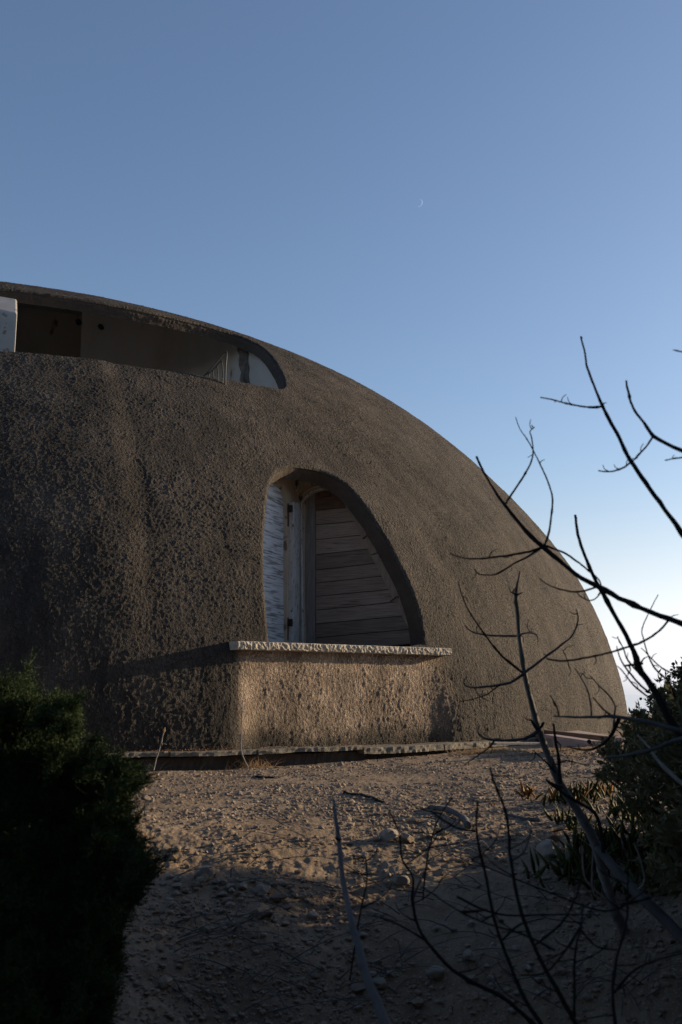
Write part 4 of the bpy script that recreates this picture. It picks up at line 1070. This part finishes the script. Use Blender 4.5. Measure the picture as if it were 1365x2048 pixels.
# foreground sticks
st = plant("stick", "single pale grey bare stick standing upright in the foreground slope", "stick", (770, 2048), 1.9)
px_tube("stem", [(795, 2130, 12), (775, 2060, 10.5), (752, 2000, 9), (732, 1950, 7.6), (719, 1900, 6.8), (705, 1850, 6.2), (694, 1800, 5.7), (684, 1740, 5.2), (680, 1690, 4.6), (672, 1640, 3.8), (668, 1600, 3)], 1.85, M['bark_stick'], st, 2.05, wob=.06, seg=12)
px_tube("twig", [(680, 1682, 4), (674, 1677, 3), (671, 1674, 2)], 1.98, M['bark_dark'], st)
stems = [
 ("first dark bare stem right of the pale stick's gully, leaning and forked low", [(731, 1713), (734, 1760), (725, 1807), (716, 1855), (700, 1960)], 2, 3, 2.3, []),
 ("slender wavy dark stem rising between the pale flat stone and the broken stone", [(778, 1619), (799, 1666), (805, 1719), (825, 1755), (825, 1808), (843, 1867), (890, 1926), (937, 1961), (1008, 1996), (1080, 2060)], 2, 7, 2.1,
   [[(825, 1800), (842, 1760), (862, 1715)], [(850, 1880), (800, 1850), (760, 1835)]]),
 ("short dark stem with a bent tip left of the log on the brink", [(905, 1595), (878, 1637), (861, 1690), (853, 1730), (846, 1800)], 1.8, 3, 2.4, [[(870, 1665), (888, 1655)]]),
 ("dark stem standing left of the tallest bare stem in the lower right", [(956, 1604), (954, 1666), (973, 1760), (990, 1843), (1020, 1926), (1050, 1996), (1095, 2070)], 2.5, 7.5, 1.95,
   [[(953, 1662), (914, 1655), (880, 1636), (862, 1622)], [(1005, 1880), (1040, 1850), (1090, 1835)]]),
 ("tallest dark bare stem of the lower right with a pale side twig", [(981, 1536), (988, 1562), (1014, 1637), (1023, 1725), (1043, 1825), (1073, 1902), (1103, 1961), (1165, 2070)], 2.6, 8, 1.9,
   [[(1024, 1722), (1045, 1708), (1057, 1685), (1062, 1660)], [(1070, 1890), (1120, 1850), (1150, 1800), (1165, 1750)]]),
 ("long thin dark stem crossing from the gully down towards the sapling foot", [(940, 1718), (967, 1731), (1044, 1763), (1126, 1796), (1209, 1822), (1262, 1806), (1300, 1795)], 1.5, 3.5, 2.15, []),
 ("dark stem crossing low between the wavy stem and the tallest stem", [(843, 1772), (914, 1819), (973, 1846), (1050, 1870), (1110, 1900)], 1.5, 4, 2.0, [[(914, 1793), (996, 1828), (1100, 1829), (1200, 1829)]]),
 ("upright dark stem rising right of the sapling foot near the bottom edge", [(1256, 1750), (1253, 1843), (1232, 1926), (1226, 1996), (1234, 2070)], 2.5, 6, 1.9, [[(1226, 1990), (1270, 1940), (1330, 1915), (1380, 1905)]]),
 ("thin forked dark stem between the tallest stem and the sapling foot", [(1166, 1806), (1162, 1855), (1150, 1920), (1150, 2060)], 2, 4.5, 1.95, [[(1160, 1856), (1126, 1908), (1090, 1945), (1040, 1950)], [(1162, 1860), (1195, 1893), (1240, 1900)]]),
]
for lab, pts, r0, r1, Yd, subs in stems:
    t = plant("dead_sprout", lab, "stem", pts[-1], Yd)
    br(t, pts, r0 * .72, r1 * .6, Yd, 'bark_dark', Yd - .12, "stem")
    for q in range(random.randint(3, 6)):
        j = random.randint(0, len(pts) - 2); f = random.random(); x = pts[j][0] * (1 - f) + pts[j + 1][0] * f; y = pts[j][1] * (1 - f) + pts[j + 1][1] * f
        sg = random.choice((-1, 1)); L_ = random.uniform(25, 90); up_ = random.uniform(-1.1, .25)
        yy = Yd - .12 * (j + f) / (len(pts) - 1)
        br(t, [(x, y), (x + sg * L_ * .4, y + up_ * L_ * .25), (x + sg * L_ * .75, y + up_ * L_ * .6), (x + sg * L_ * .9, y + up_ * L_ * 1.0)], 1.5, .7, yy, 'bark_dark', None, "twig")
    for i, sb in enumerate(subs): br(t, sb, 2.4, 1.2, Yd - .05, 'bark_grey' if (i == 0 and 'pale' in lab) else 'bark_dark', None, "twig")
# pale thin curled stems near the ice plants
for lab, pts in [("pale curled dry stalk hanging over the ice plants", [(1268, 1687), (1280, 1715), (1290, 1760), (1277, 1780)]),
                 ("pale dry stalk bending round the sapling foot", [(1166, 1690), (1168, 1750), (1185, 1775), (1215, 1800)]),
                 ("second pale stalk beside the sapling foot", [(1187, 1700), (1185, 1760), (1190, 1790), (1215, 1806)])]:
    t = plant("dry_stalk", lab, "stalk", pts[-1], 2.45); br(t, pts, 1.5, 2.2, 2.45, 'bark_pale', None, "stem")
# lying twigs on the ground
def lying(pts, r0, r1, m, lab):
    P = ground_hit([p[0] for p in pts], [p[1] for p in pts]); n = len(pts); R2 = [(r0 + (r1 - r0) * i / (n - 1)) / FPX * P[i][1] for i in range(n)]
    o = link("fallen_twig", tube_mesh("fallen_twig", [Vector(P[i]) + Vector((0, 0, R2[i] * .8)) for i in range(n)], R2, wob=.12, knots=.1), M[m]); tag(o, lab, "twig")
lying([(858, 1619), (890, 1625), (915, 1636), (935, 1650), (940, 1660)], 4, 7, 'bark_grey', "short thick grey log lying at the brink")
lying([(1015, 1633), (1050, 1640), (1080, 1645)], 3, 4, 'bark_grey', "pale grey twig lying left of the ice plants")
lying([(690, 1588), (720, 1592), (750, 1600), (775, 1610)], 3, 2.5, 'bark_dark', "dark crooked twig lying on the dirt right of the stick's tip")
lying([(455, 1722), (520, 1718), (580, 1720)], 1.5, 1, 'bark_dark', "thin twig lying across the shaded dirt above the rubble")
lying([(512, 1554), (545, 1557), (572, 1553)], 2, 1.5, 'bark_dark', "small dark twig lying on the sunlit terrace")

def brush():
    V, F = [], []
    n = 230; X0 = [random.uniform(330, 1340) for _ in range(n)]; Y0 = [random.uniform(1640, 2040) for _ in range(n)]
    G = ground_hit(X0, Y0)
    for i in range(n):
        p = Vector(G[i]); a = random.uniform(0, 6.28); L = random.uniform(.08, .34); d = Vector((math.cos(a), math.sin(a) * .6, random.uniform(-.05, .35))); side = Vector((-d.y, d.x, random.uniform(-.2, .3))) * random.uniform(-.3, .3)
        P = [p + d * (L * t) + side * (L * t * t) + Vector((0, 0, .006 + .02 * math.sin(t * 3))) for t in (0, .35, .7, 1)]
        me = tube_mesh("t", P, [random.uniform(.0012, .0028), .0016, .0012, .0007], seg=5, wob=.15); k0 = len(V)
        V += [tuple(v.co) for v in me.vertices]; F += [tuple(k0 + q for q in pl.vertices) for pl in me.polygons]; bpy.data.meshes.remove(me)
    me = bpy.data.meshes.new("twig_litter"); me.from_pydata(V, [], F); o = link("twig_litter", me, M['bark_grey']); tag(o, "tangle of fine dead twigs littering the shaded slope", "twigs", None, "stuff")
brush()
# ------------------------------------------------------------------ juniper at the left
def px_poly_fill(poly, n, r):
    P = np.array(poly, float); lo, hi = P.min(0), P.max(0); out = []
    while len(out) < n:
        q = r.uniform(lo, hi, size=(n * 2, 2)); out += list(q[inside(q, P)])
    return np.array(out[:n])
def needles(name, centers, dirs, mt, parent, per=34, L=.07, nl=.014, nw=.0016, seed=1):
    r = np.random.default_rng(seed); n = len(centers)
    t = r.uniform(0, 1, (n, per))
    D = dirs / np.linalg.norm(dirs, axis=1)[:, None]
    base = centers[:, None] + D[:, None] * (t * L)[..., None]
    nd = r.normal(size=(n, per, 3)) * .75 + D[:, None] * 1.0; nd /= np.linalg.norm(nd, axis=2)[..., None]
    side = np.cross(nd, r.normal(size=(n, per, 3))); side /= np.linalg.norm(side, axis=2)[..., None]
    ln = nl * (1 - .5 * t[..., None]) * r.uniform(.7, 1.3, (n, per, 1))
    a = base - side * nw; b = base + side * nw; c = base + nd * ln
    # twig core
    V = np.stack([a, b, c], 2).reshape(-1, 3); F = np.arange(len(V)).reshape(-1, 3)
    s2 = np.cross(D, r.normal(size=(n, 3))); s2 /= np.linalg.norm(s2, axis=1)[:, None]
    T = np.stack([centers - s2 * nw * .8, centers + s2 * nw * .8, centers + D * L], 1).reshape(-1, 3)
    F = np.concatenate([F, np.arange(len(T)).reshape(-1, 3) + len(V)]); V = np.concatenate([V, T])
    return link(name, mesh_np(name, V, F, smooth=False), mt, parent)
def juniper():
    r = np.random.default_rng(5)
    base = at(60, 1990, 2.6); base.z = float(ground_z(np.array([base.x]), np.array([base.y]))[0])
    t = empty("juniper_shrub", tuple(base), "dark green juniper shrub filling the lower left corner in front of the dome", "shrub")
    # lobes (px, py, radius px, depth)
    lobes = [(15, 1462, 54, 2.9), (88, 1446, 38, 2.9), (132, 1430, 28, 2.8), (40, 1500, 80, 2.8), (0, 1560, 110, 2.7), (110, 1560, 70, 2.7), (180, 1552, 44, 2.65), (232, 1550, 32, 2.6),
             (70, 1640, 110, 2.6), (180, 1630, 85, 2.6), (215, 1680, 60, 2.5), (255, 1715, 36, 2.45), (120, 1740, 120, 2.5), (210, 1760, 78, 2.45), (60, 1850, 130, 2.4), (165, 1850, 85, 2.4),
             (110, 1960, 130, 2.3), (30, 2040, 160, 2.2), (170, 1990, 70, 2.3), (-160, 1580, 140, 2.9), (-140, 1750, 200, 2.6), (-100, 1980, 200, 2.4), (-300, 1500, 140, 3.0)]
    edge = [(10, 1372), (35, 1362), (70, 1375), (100, 1380), (128, 1392), (160, 1400), (172, 1428), (150, 1455), (112, 1470), (120, 1500), (150, 1508), (175, 1500), (215, 1505), (250, 1512), (285, 1525), (282, 1552),
            (262, 1572), (262, 1600), (272, 1630), (285, 1660), (298, 1690), (308, 1705), (300, 1735), (288, 1765), (262, 1795), (250, 1830), (245, 1865), (240, 1900), (236, 1950), (230, 2000), (228, 2040)]
    for (x, y) in edge:
        lobes.append((x - 12 + r.normal() * 5, y + r.normal() * 6, r.uniform(14, 27), 2.75 - (y - 1370) / 650 * .42 + r.normal() * .08))
        lobes.append((x - 45 + r.normal() * 12, y + 20 + r.normal() * 14, r.uniform(22, 40), 2.65 - (y - 1370) / 650 * .42 + r.normal() * .1))
    lobes = [(x - 12, y + 26, rp, Yd) for (x, y, rp, Yd) in lobes]
    Cs, Ds = [], []
    trunk_top = at(40, 1560, 2.75)
    for (x, y, rp, Yd) in lobes:
        c = np.array(at(x, y, Yd)); R = rp / FPX * Yd
        n = int(1900 * (R / .12) ** 2) if x > -60 else int(700 * (R / .12) ** 2)
        d = r.normal(size=(n, 3)); d /= np.linalg.norm(d, axis=1)[:, None]
        rad = R * (r.uniform(.35, 1.0, (n, 1)) ** .6)
        lump = 1 + .22 * noise(d * 1 + c, 3.2, 91)[:, None]
        p = c + d * rad * lump * np.array([1, .85, 1]) - d * .03
        Cs.append(p); Ds.append(d + np.array([.1, -.1, .55]) + .35 * r.normal(size=(n, 3)))
        # limb
        mid = (Vector(base) * .4 + Vector(c) * .6) + Vector((0, .08, -.05))
        if x > -150 and rp > 42:
            link("limb", tube_mesh("limb", [base + Vector((r.normal() * .02, .1, -.02)), mid, Vector(c)], [.022, .012, .004], seg=7, wob=.12), M['bark_dark'], t)
    # feathery plumes standing out of the mass
    for (x, y) in edge * 9:
        c = np.array(at(x + r.normal() * 14 - 62, y + r.normal() * 18 + 66, 2.72 - (y - 1370) / 650 * .42 + r.normal() * .1))
        d = np.array([.35 + r.normal() * .45, r.normal() * .3, .8 + r.normal() * .25]); d /= np.linalg.norm(d); L = r.uniform(.04, .10); k = 40
        t_ = r.uniform(0, 1, (k, 1)); p = c + d * L * t_ + r.normal(size=(k, 3)) * .006 * (1.2 - t_)
        Cs.append(p); Ds.append(d + .45 * r.normal(size=(k, 3)))
    for _ in range(700):
        l = lobes[r.integers(0, 19)]; a_ = r.uniform(0, 6.28); q = l[2] * r.uniform(.1, 1)
        c = np.array(at(l[0] + math.cos(a_) * q - 22, l[1] + math.sin(a_) * q + 42, l[3] - l[2] / FPX * l[3] * .9 * math.sqrt(max(0, 1 - (q / l[2]) ** 2))))
        d = np.array([r.normal() * .5, -.35 + r.normal() * .3, .8 + r.normal() * .25]); d /= np.linalg.norm(d); L = r.uniform(.05, .11); k = 36
        t_ = r.uniform(0, 1, (k, 1)); p = c + d * L * t_ + r.normal(size=(k, 3)) * .007 * (1.2 - t_)
        Cs.append(p); Ds.append(d + .45 * r.normal(size=(k, 3)))
    Cs = np.concatenate(Cs); Ds = np.concatenate(Ds)
    print("juniper sprays", len(Cs))
    needles("foliage", Cs, Ds, M['juniper'], t, per=9, L=.045, nl=.014, nw=.0013)
juniper()

# ------------------------------------------------------------------ leafy shrubs at the right
def leaves(name, C, D, mt, parent, L=.03, W=.010, seed=2):
    r = np.random.default_rng(seed); n = len(C)
    D = D / np.linalg.norm(D, axis=1)[:, None]
    s_ = np.cross(D, r.normal(size=(n, 3))); s_ /= np.linalg.norm(s_, axis=1)[:, None]
    up = np.cross(s_, D)
    l = (L * r.uniform(.6, 1.25, n))[:, None]; w = (W * r.uniform(.7, 1.2, n))[:, None]
    a = C; m = C + D * l * .5 - up * w * .25; b1 = C + D * l * .45 + s_ * w * .5 + up * w * .15; b2 = C + D * l * .45 - s_ * w * .5 + up * w * .15; e = C + D * l - up * l * .12
    V = np.stack([a, b1, m, b2, e], 1).reshape(-1, 3)
    k = (np.arange(n) * 5)[:, None]
    F = np.concatenate([k + [0, 1, 2], k + [0, 2, 3], k + [2, 1, 4], k + [2, 4, 3]]).astype(int)
    return link(name, mesh_np(name, V, F, smooth=False), mt, parent)
def leafy(lobes, base, label, seed, dens=1., L=.03, W=.010, mt='leaf', name="leafy_shrub", pods=0):
    r = np.random.default_rng(seed)
    b = Vector(base); b.z = float(ground_z(np.array([b.x]), np.array([b.y]))[0])
    t = empty(name, tuple(b), label, "shrub")
    C, D = [], []; podv = []
    for (x, y, rp, Yd) in lobes:
        c = np.array(at(x, y, Yd)); R = rp / FPX * Yd
        nt_ = int(150 * dens * (R / .15) ** 2)
        d = r.normal(size=(nt_, 3)); d[:, 2] = np.abs(d[:, 2]) * .9 - .15; d /= np.linalg.norm(d, axis=1)[:, None]
        tip = c + d * R * (r.uniform(.45, 1.0, (nt_, 1)) ** .7) * (1 + .25 * noise(d + c, 3, seed)[:, None])
        # rosettes of leaves at each tip and along the last stretch
        k = 9
        tt = r.uniform(-.06, .0, (nt_, k, 1))
        dd = d + np.array([0, 0, .5]); dd /= np.linalg.norm(dd, axis=1)[:, None]
        pos = tip[:, None] + dd[:, None] * tt
        ld = r.normal(size=(nt_, k, 3)) * .75 + dd[:, None] * .9
        C.append(pos.reshape(-1, 3)); D.append(ld.reshape(-1, 3))
        link("limb", tube_mesh("limb", [b, b * .4 + Vector(c) * .6 + Vector((0, .05, 0)), Vector(c)], [.014, .008, .003], seg=6, wob=.1), M['bark_dark'], t)
        for i in range(0, nt_, 5):
            link_twigs.append((Vector(c) * .5 + Vector(tip[i]) * .5, Vector(tip[i])))
        for i in range(min(pods, nt_)):
            podv.append(Vector(tip[i]) + Vector(dd[i]) * .02)
    leaves("foliage", np.concatenate(C), np.concatenate(D), M[mt], t, L, W, seed)
    V, F = [], []
    for a, e in link_twigs:
        s1 = Vector((.0015, 0, 0)); s2 = Vector((0, 0.001, .0015)); k0 = len(V); V += [a - s1, a + s1, a + s2, e]; F += [(k0, k0 + 1, k0 + 3), (k0 + 1, k0 + 2, k0 + 3), (k0 + 2, k0, k0 + 3)]
    link("twigs", mesh_np("twigs", [tuple(v) for v in V], F), M['bark_dark'], t); link_twigs.clear()
    if podv:
        V, F = [], []
        for p in podv:
            k0 = len(V); q = random.uniform(.006, .009)
            for zz, rr_ in ((-1, .2), (-.4, .9), (.3, 1), (.9, .35)):
                for k in range(6): V.append((p.x + math.cos(k * 1.047) * q * rr_, p.y + math.sin(k * 1.047) * q * rr_, p.z + zz * q))
            for i in range(3):
                for k in range(6): F.append((k0 + i * 6 + k, k0 + i * 6 + (k + 1) % 6, k0 + i * 6 + 6 + (k + 1) % 6, k0 + i * 6 + 6 + k))
        link("seed_pods", mesh_np("seed_pods", V, F), M['pods'], t)['kind'] = 'stuff'
    return t
link_twigs = []
leafy([(1560, 1560, 260, 3.3), (1800, 1500, 300, 3.5), (2050, 1500, 330, 3.7), (1500, 1750, 200, 2.9), (1700, 1750, 260, 2.9), (2000, 1750, 330, 3.0)], at(1700, 1900, 3.3), "broad dark shrub standing just outside the lower right of the picture", 14, .8, L=.034, W=.013)
leafy([(1900, 1500, 420, 2.3), (2300, 1400, 480, 2.4), (2100, 1800, 420, 2.2), (2600, 1600, 500, 2.6)], at(2100, 2000, 2.4), "near dark shrub beside the photographer at the lower right", 15, .6, L=.034, W=.013)
leafy([(1345, 1400, 55, 4.6), (1300, 1440, 45, 4.5), (1365, 1450, 70, 4.5), (1285, 1480, 50, 4.4), (1330, 1520, 70, 4.3), (1400, 1480, 90, 4.4), (1260, 1520, 45, 4.2), (1380, 1350, 35, 4.6)],
      at(1420, 1560, 4.7), "tall leafy evergreen shrub against the sky at the right edge", 11, 1.1, pods=5)
leafy([(1215, 1500, 35, 3.9), (1240, 1550, 50, 3.7), (1290, 1570, 60, 3.6), (1350, 1590, 75, 3.5), (1200, 1545, 22, 3.8), (1400, 1640, 90, 3.4), (1280, 1610, 50, 3.5)],
      at(1400, 1560, 4.3), "lower dense shrub with dark leaves and seed heads above the ice plants", 12, 1.2, L=.022, W=.007, pods=5)
leafy([(1500, 1400, 150, 4.6), (1640, 1400, 180, 4.8), (1800, 1380, 200, 5.0), (1560, 1540, 140, 4.3), (2000, 1350, 220, 5.2)], at(1650, 1600, 4.8), "wide evergreen shrub just outside the right edge", 13, .7, L=.03)

# ------------------------------------------------------------------ trees added out of view round the camera, cutting light on the foreground
def light_block_tree(x, y, h, R, lab, seed, n=7500):
    r = np.random.default_rng(seed); z0 = float(ground_z(np.array([x]), np.array([y]))[0])
    t = empty("light_block_tree", (x, y, z0), lab, "tree")
    b = Vector((x, y, z0 - .1)); link("trunk", tube_mesh("trunk", [b, b + Vector((.1, .05, h * .4)), b + Vector((-.05, .1, h * .8))], [.09, .06, .02], seg=8, wob=.1), M['bark_dark'], t)
    d = r.normal(size=(n, 3)); d /= np.linalg.norm(d, axis=1)[:, None]
    C = np.array([x, y, z0 + h * .55]) + d * np.array([R, R, h * .5]) * (r.uniform(.3, 1, (n, 1)) ** .5) * (1 + .25 * noise(d, 2.5, seed)[:, None])
    leaves("crown", C, r.normal(size=(n, 3)) + np.array([0, 0, .3]), M['leaf'], t, .16, .09, seed)
light_block_tree(3.3, .9, 3.4, 1.7, "added unseen light-blocking tree to the right of the photographer, nearest the camera", 31)
light_block_tree(4.9, 3.7, 3.0, 1.6, "added unseen light-blocking tree beyond the first one to the right of the photographer", 32)
light_block_tree(-3.3, .9, 3.2, 1.7, "added unseen light-blocking tree to the left of the photographer", 33)
light_block_tree(.4, -3.0, 4.0, 2.1, "tall added light-blocking tree directly behind the photographer", 34)
light_block_tree(-3.0, -2.6, 3.6, 1.9, "added light-blocking tree behind the photographer to the left", 35)
light_block_tree(3.6, -2.4, 3.6, 1.9, "added light-blocking tree behind the photographer to the right", 36)
def overhead():  # crown added overhead, out of view, to dim the foreground
    r = np.random.default_rng(41); t = empty("light_block_tree", (2.6, -1.2, float(ground_z(np.array([2.6]), np.array([-1.2]))[0])), "leaning added light-blocking tree whose crown hangs over the photographer's head", "tree")
    b = Vector((2.6, -1.2, -1.3)); link("trunk", tube_mesh("trunk", [b, b + Vector((-.3, .3, 2.2)), Vector((1.2, .0, 3.7))], [.11, .08, .04], seg=8, wob=.1), M['bark_dark'], t)
    n = 9000; d = r.normal(size=(n, 3)); d /= np.linalg.norm(d, axis=1)[:, None]
    C = np.array([.7, .05, 3.75]) + d * np.array([2.9, 1.9, .9]) * (r.uniform(.3, 1, (n, 1)) ** .5)
    leaves("crown", C, r.normal(size=(n, 3)), M['leaf'], t, .15, .085, 41)
overhead()
# ------------------------------------------------------------------ ice plants
def ice_leaf(seed):
    r = random.Random(seed); n = 7; V, F = [], []
    bend = r.uniform(.15, .5); w = 1
    for i in range(n):
        t = i / (n - 1); wd = .088 * (math.sin(math.pi * min(1, t * .8 + .18)) ** .7) * (1 - .75 * t ** 3)
        if i == n - 1: wd = .008
        y = bend * t * t; z = t
        for k in range(3):
            a = 2 * math.pi * k / 3 + .5; V.append((math.cos(a) * wd, y + math.sin(a) * wd, z))
    for i in range(n - 1):
        for k in range(3):
            j = (k + 1) % 3; F.append((i * 3 + k, i * 3 + j, i * 3 + 3 + j, i * 3 + 3 + k))
    me = bpy.data.meshes.new("leaf"); me.from_pydata(V, [], F + [(0, 2, 1), (n * 3 - 3, n * 3 - 2, n * 3 - 1)])
    for p in me.polygons: p.use_smooth = True
    return me
il = [ice_leaf(i) for i in range(6)]
il_o = [ice_leaf(20 + i) for i in range(3)]
for m_ in il: m_.materials.append(M['ice'])
for m_ in il_o: m_.materials.append(M['ice_or'])
ICE = [((985, 1612), 4, 6, .045, 'o', "small orange tipped ice plant shoot at the far left of the patch"),
       ((1058, 1600), 18, 11, .075, 'o', "orange ice plant tuft glowing on the terrace brink"),
       ((1100, 1605), 16, 12, .06, 'g', "short olive ice plant tuft right of the orange one"),
       ((1145, 1610), 30, 26, .10, 'm', "tall upright ice plant with yellowing leaves just behind the sapling trunk"),
       ((1195, 1600), 34, 30, .10, 'm', "bushy green ice plant right of the sapling trunk"),
       ((1250, 1640), 34, 30, .10, 'g', "green ice plant under the low shrub"),
       ((1145, 1665), 24, 28, .09, 'm', "ice plant with orange leaf tips spilling over the brink"),
       ((1160, 1755), 44, 40, .11, 'g', "large dark ice plant clump left of the sapling foot"),
       ((1215, 1705), 44, 40, .11, 'g', "dark ice plant clump directly behind the sapling fork"),
       ((1285, 1715), 44, 40, .11, 'g', "dark ice plant clump right of the sapling fork"),
       ((1340, 1760), 40, 42, .11, 'g', "dark ice plant clump at the right edge below the shrub"),
       ((1345, 1670), 40, 42, .11, 'g', "shaded ice plant clump tucked under the tall shrub at the right edge"),
       ((1255, 1790), 28, 36, .10, 'g', "lowest dark ice plant clump beside the leaning trunk")]
gi = ground_hit([q[0][0] for q in ICE], [q[0][1] for q in ICE])
for (pp, n, sp, L, kind, lab), p in zip(ICE, gi):
    t = empty("ice_plant", tuple(p), lab, "plant")
    spr = sp / FPX * p[1]
    L *= .82; n = int(n * 1.25)
    for i in range(n):
        ox, oy = random.gauss(0, spr), random.gauss(0, spr * .8)
        z = float(ground_z(np.array([p[0] + ox]), np.array([p[1] + oy]))[0]) - p[2]
        use_o = (kind == 'o' and random.random() < .8) or (kind == 'm' and random.random() < .12)
        me = random.choice(il_o if use_o else il)
        o = bpy.data.objects.new("leaf", me); COL.objects.link(o); o.parent = t; o.location = (ox, oy, z - .005 + (random.uniform(0, .05) if n > 20 else 0))
        s_ = L * random.uniform(.7, 1.25); o.scale = (s_ * random.uniform(1, 1.5),) * 2 + (s_,)
        o.rotation_euler = (random.gauss(0, .32), random.gauss(0, .32), random.uniform(0, 6.28))

# ------------------------------------------------------------------ dry grass at the wall foot
def tuft(px, py, w, h, n, lab, droop=.5):
    p = ground_hit([px], [py])[0]; r = np.random.default_rng(int(px))
    V, F = [], []
    k = p[1] / FPX
    for i in range(n):
        b = np.array([p[0] + r.normal() * w * k * .35, p[1] + r.normal() * .05, p[2] - .005]); hh = h * k * r.uniform(.4, 1.1)
        d = np.array([r.normal() * .5, r.normal() * .4, 1.]); d /= np.linalg.norm(d); sd_ = np.array([.0034, 0, 0]) 
        k0 = len(V); segs = 4
        for j in range(segs + 1):
            t = j / segs; q = b + d * hh * t + np.array([d[0], d[1], -.6]) * hh * droop * t * t; ww = 1 - .8 * t
            V += [tuple(q - sd_ * ww), tuple(q + sd_ * ww)]
        for j in range(segs): a = k0 + 2 * j; F.append((a, a + 1, a + 3, a + 2))
    o = link("dry_grass_tuft", mesh_np("dry_grass_tuft", np.array(V) - p, F), M['straw'], None, tuple(p)); tag(o, lab, "grass")
tuft(497, 1536, 60, 42, 160, "bushy dry grass tuft at the foot of the wall below the sill's left end", .7)
tuft(305, 1540, 40, 40, 60, "thin dry grass tuft beside the juniper at the wall foot")
tuft(345, 1538, 30, 32, 40, "small dry grass tuft left of the bushy one at the wall foot")
tuft(385, 1538, 30, 30, 30, "sparse dry grass blades between two tufts under the slab edge")
tuft(440, 1537, 40, 34, 50, "low dry grass just left of the bushy tuft")
tuft(960, 1508, 90, 30, 180, "wide brown grass tuft at the wall foot left of the sapling", .9)
tuft(1010, 1504, 60, 26, 100, "brown dry grass spreading behind the sapling trunk", .9)
tuft(1150, 1500, 90, 20, 110, "matted dry grass in front of the pink slab", 1.)
tuft(1040, 1478, 50, 30, 170, "dark bushy grass heap leaning on the wall beside the sapling", .9)
for lab, pts in [("tall dry stalk with a seed head standing at the left of the wall foot", [(308, 1540), (314, 1515), (322, 1490), (328, 1466)]),
                 ("thin dry stalk standing in the bushy grass tuft", [(497, 1535), (483, 1500), (484, 1440), (486, 1400)])]:
    Yd = 7.5
    t = plant("dry_stalk", lab, "stalk", pts[0], Yd); br(t, pts, 1.3, 1.0, Yd, 'bark_pale', None, "stem")
    p = at(pts[-1][0], pts[-1][1], Yd)
    if 'seed' in lab: link("seed_head", tube_mesh("seed_head", [p, p + Vector((.003, 0, .018)), p + Vector((.008, 0, .04))], [.004, .010, .002], seg=7), M['straw'], t)

# ------------------------------------------------------------------ the crescent moon, far out
def moon():
    Yd = 6000; n = 24; c = at(838.5, 405.5, Yd); k = Yd / FPX; R = 8.0 * k
    V, F = [], []
    ax = Vector((1, 0, 0)); up = Vector((0, -math.sin(.5), math.cos(.5)))
    tilt = R_(-14)
    for i in range(n + 1):
        a = -math.pi / 2 + math.pi * i / n + tilt
        w = math.cos(a - tilt)
        inner_ = .74
        def pt(sc):
            u = math.cos(a - tilt) * R * sc; v = math.sin(a - tilt) * R
            return c + ax * (u * math.cos(tilt) - v * math.sin(tilt)) + up * (u * math.sin(tilt) + v * math.cos(tilt))
        V += [tuple(pt(1) + Vector((0, -R * w * .2, 0))), tuple(pt(inner_)), tuple(pt(.87) + Vector((0, R * .2, 0)))]
    for i in range(n):
        for j in range(3): F.append((3 * i + j, 3 * i + (j + 1) % 3, 3 * i + 3 + (j + 1) % 3, 3 * i + 3 + j))
    m = bpy.data.materials.new("moon_glow"); m.use_nodes = True; b_ = m.node_tree.nodes["Principled BSDF"]
    b_.inputs['Base Color'].default_value = (0, 0, 0, 1); b_.inputs['Specular IOR Level'].default_value = 0
    b_.inputs['Emission Color'].default_value = (.215, .315, .49, 1); b_.inputs['Emission Strength'].default_value = 1.  # sunlit crescent given its own glow instead of catching the sun
    o = link("moon", mesh_np("moon", V, F), m); tag(o, "thin pale crescent moon in the clear blue sky", "moon")
moon()
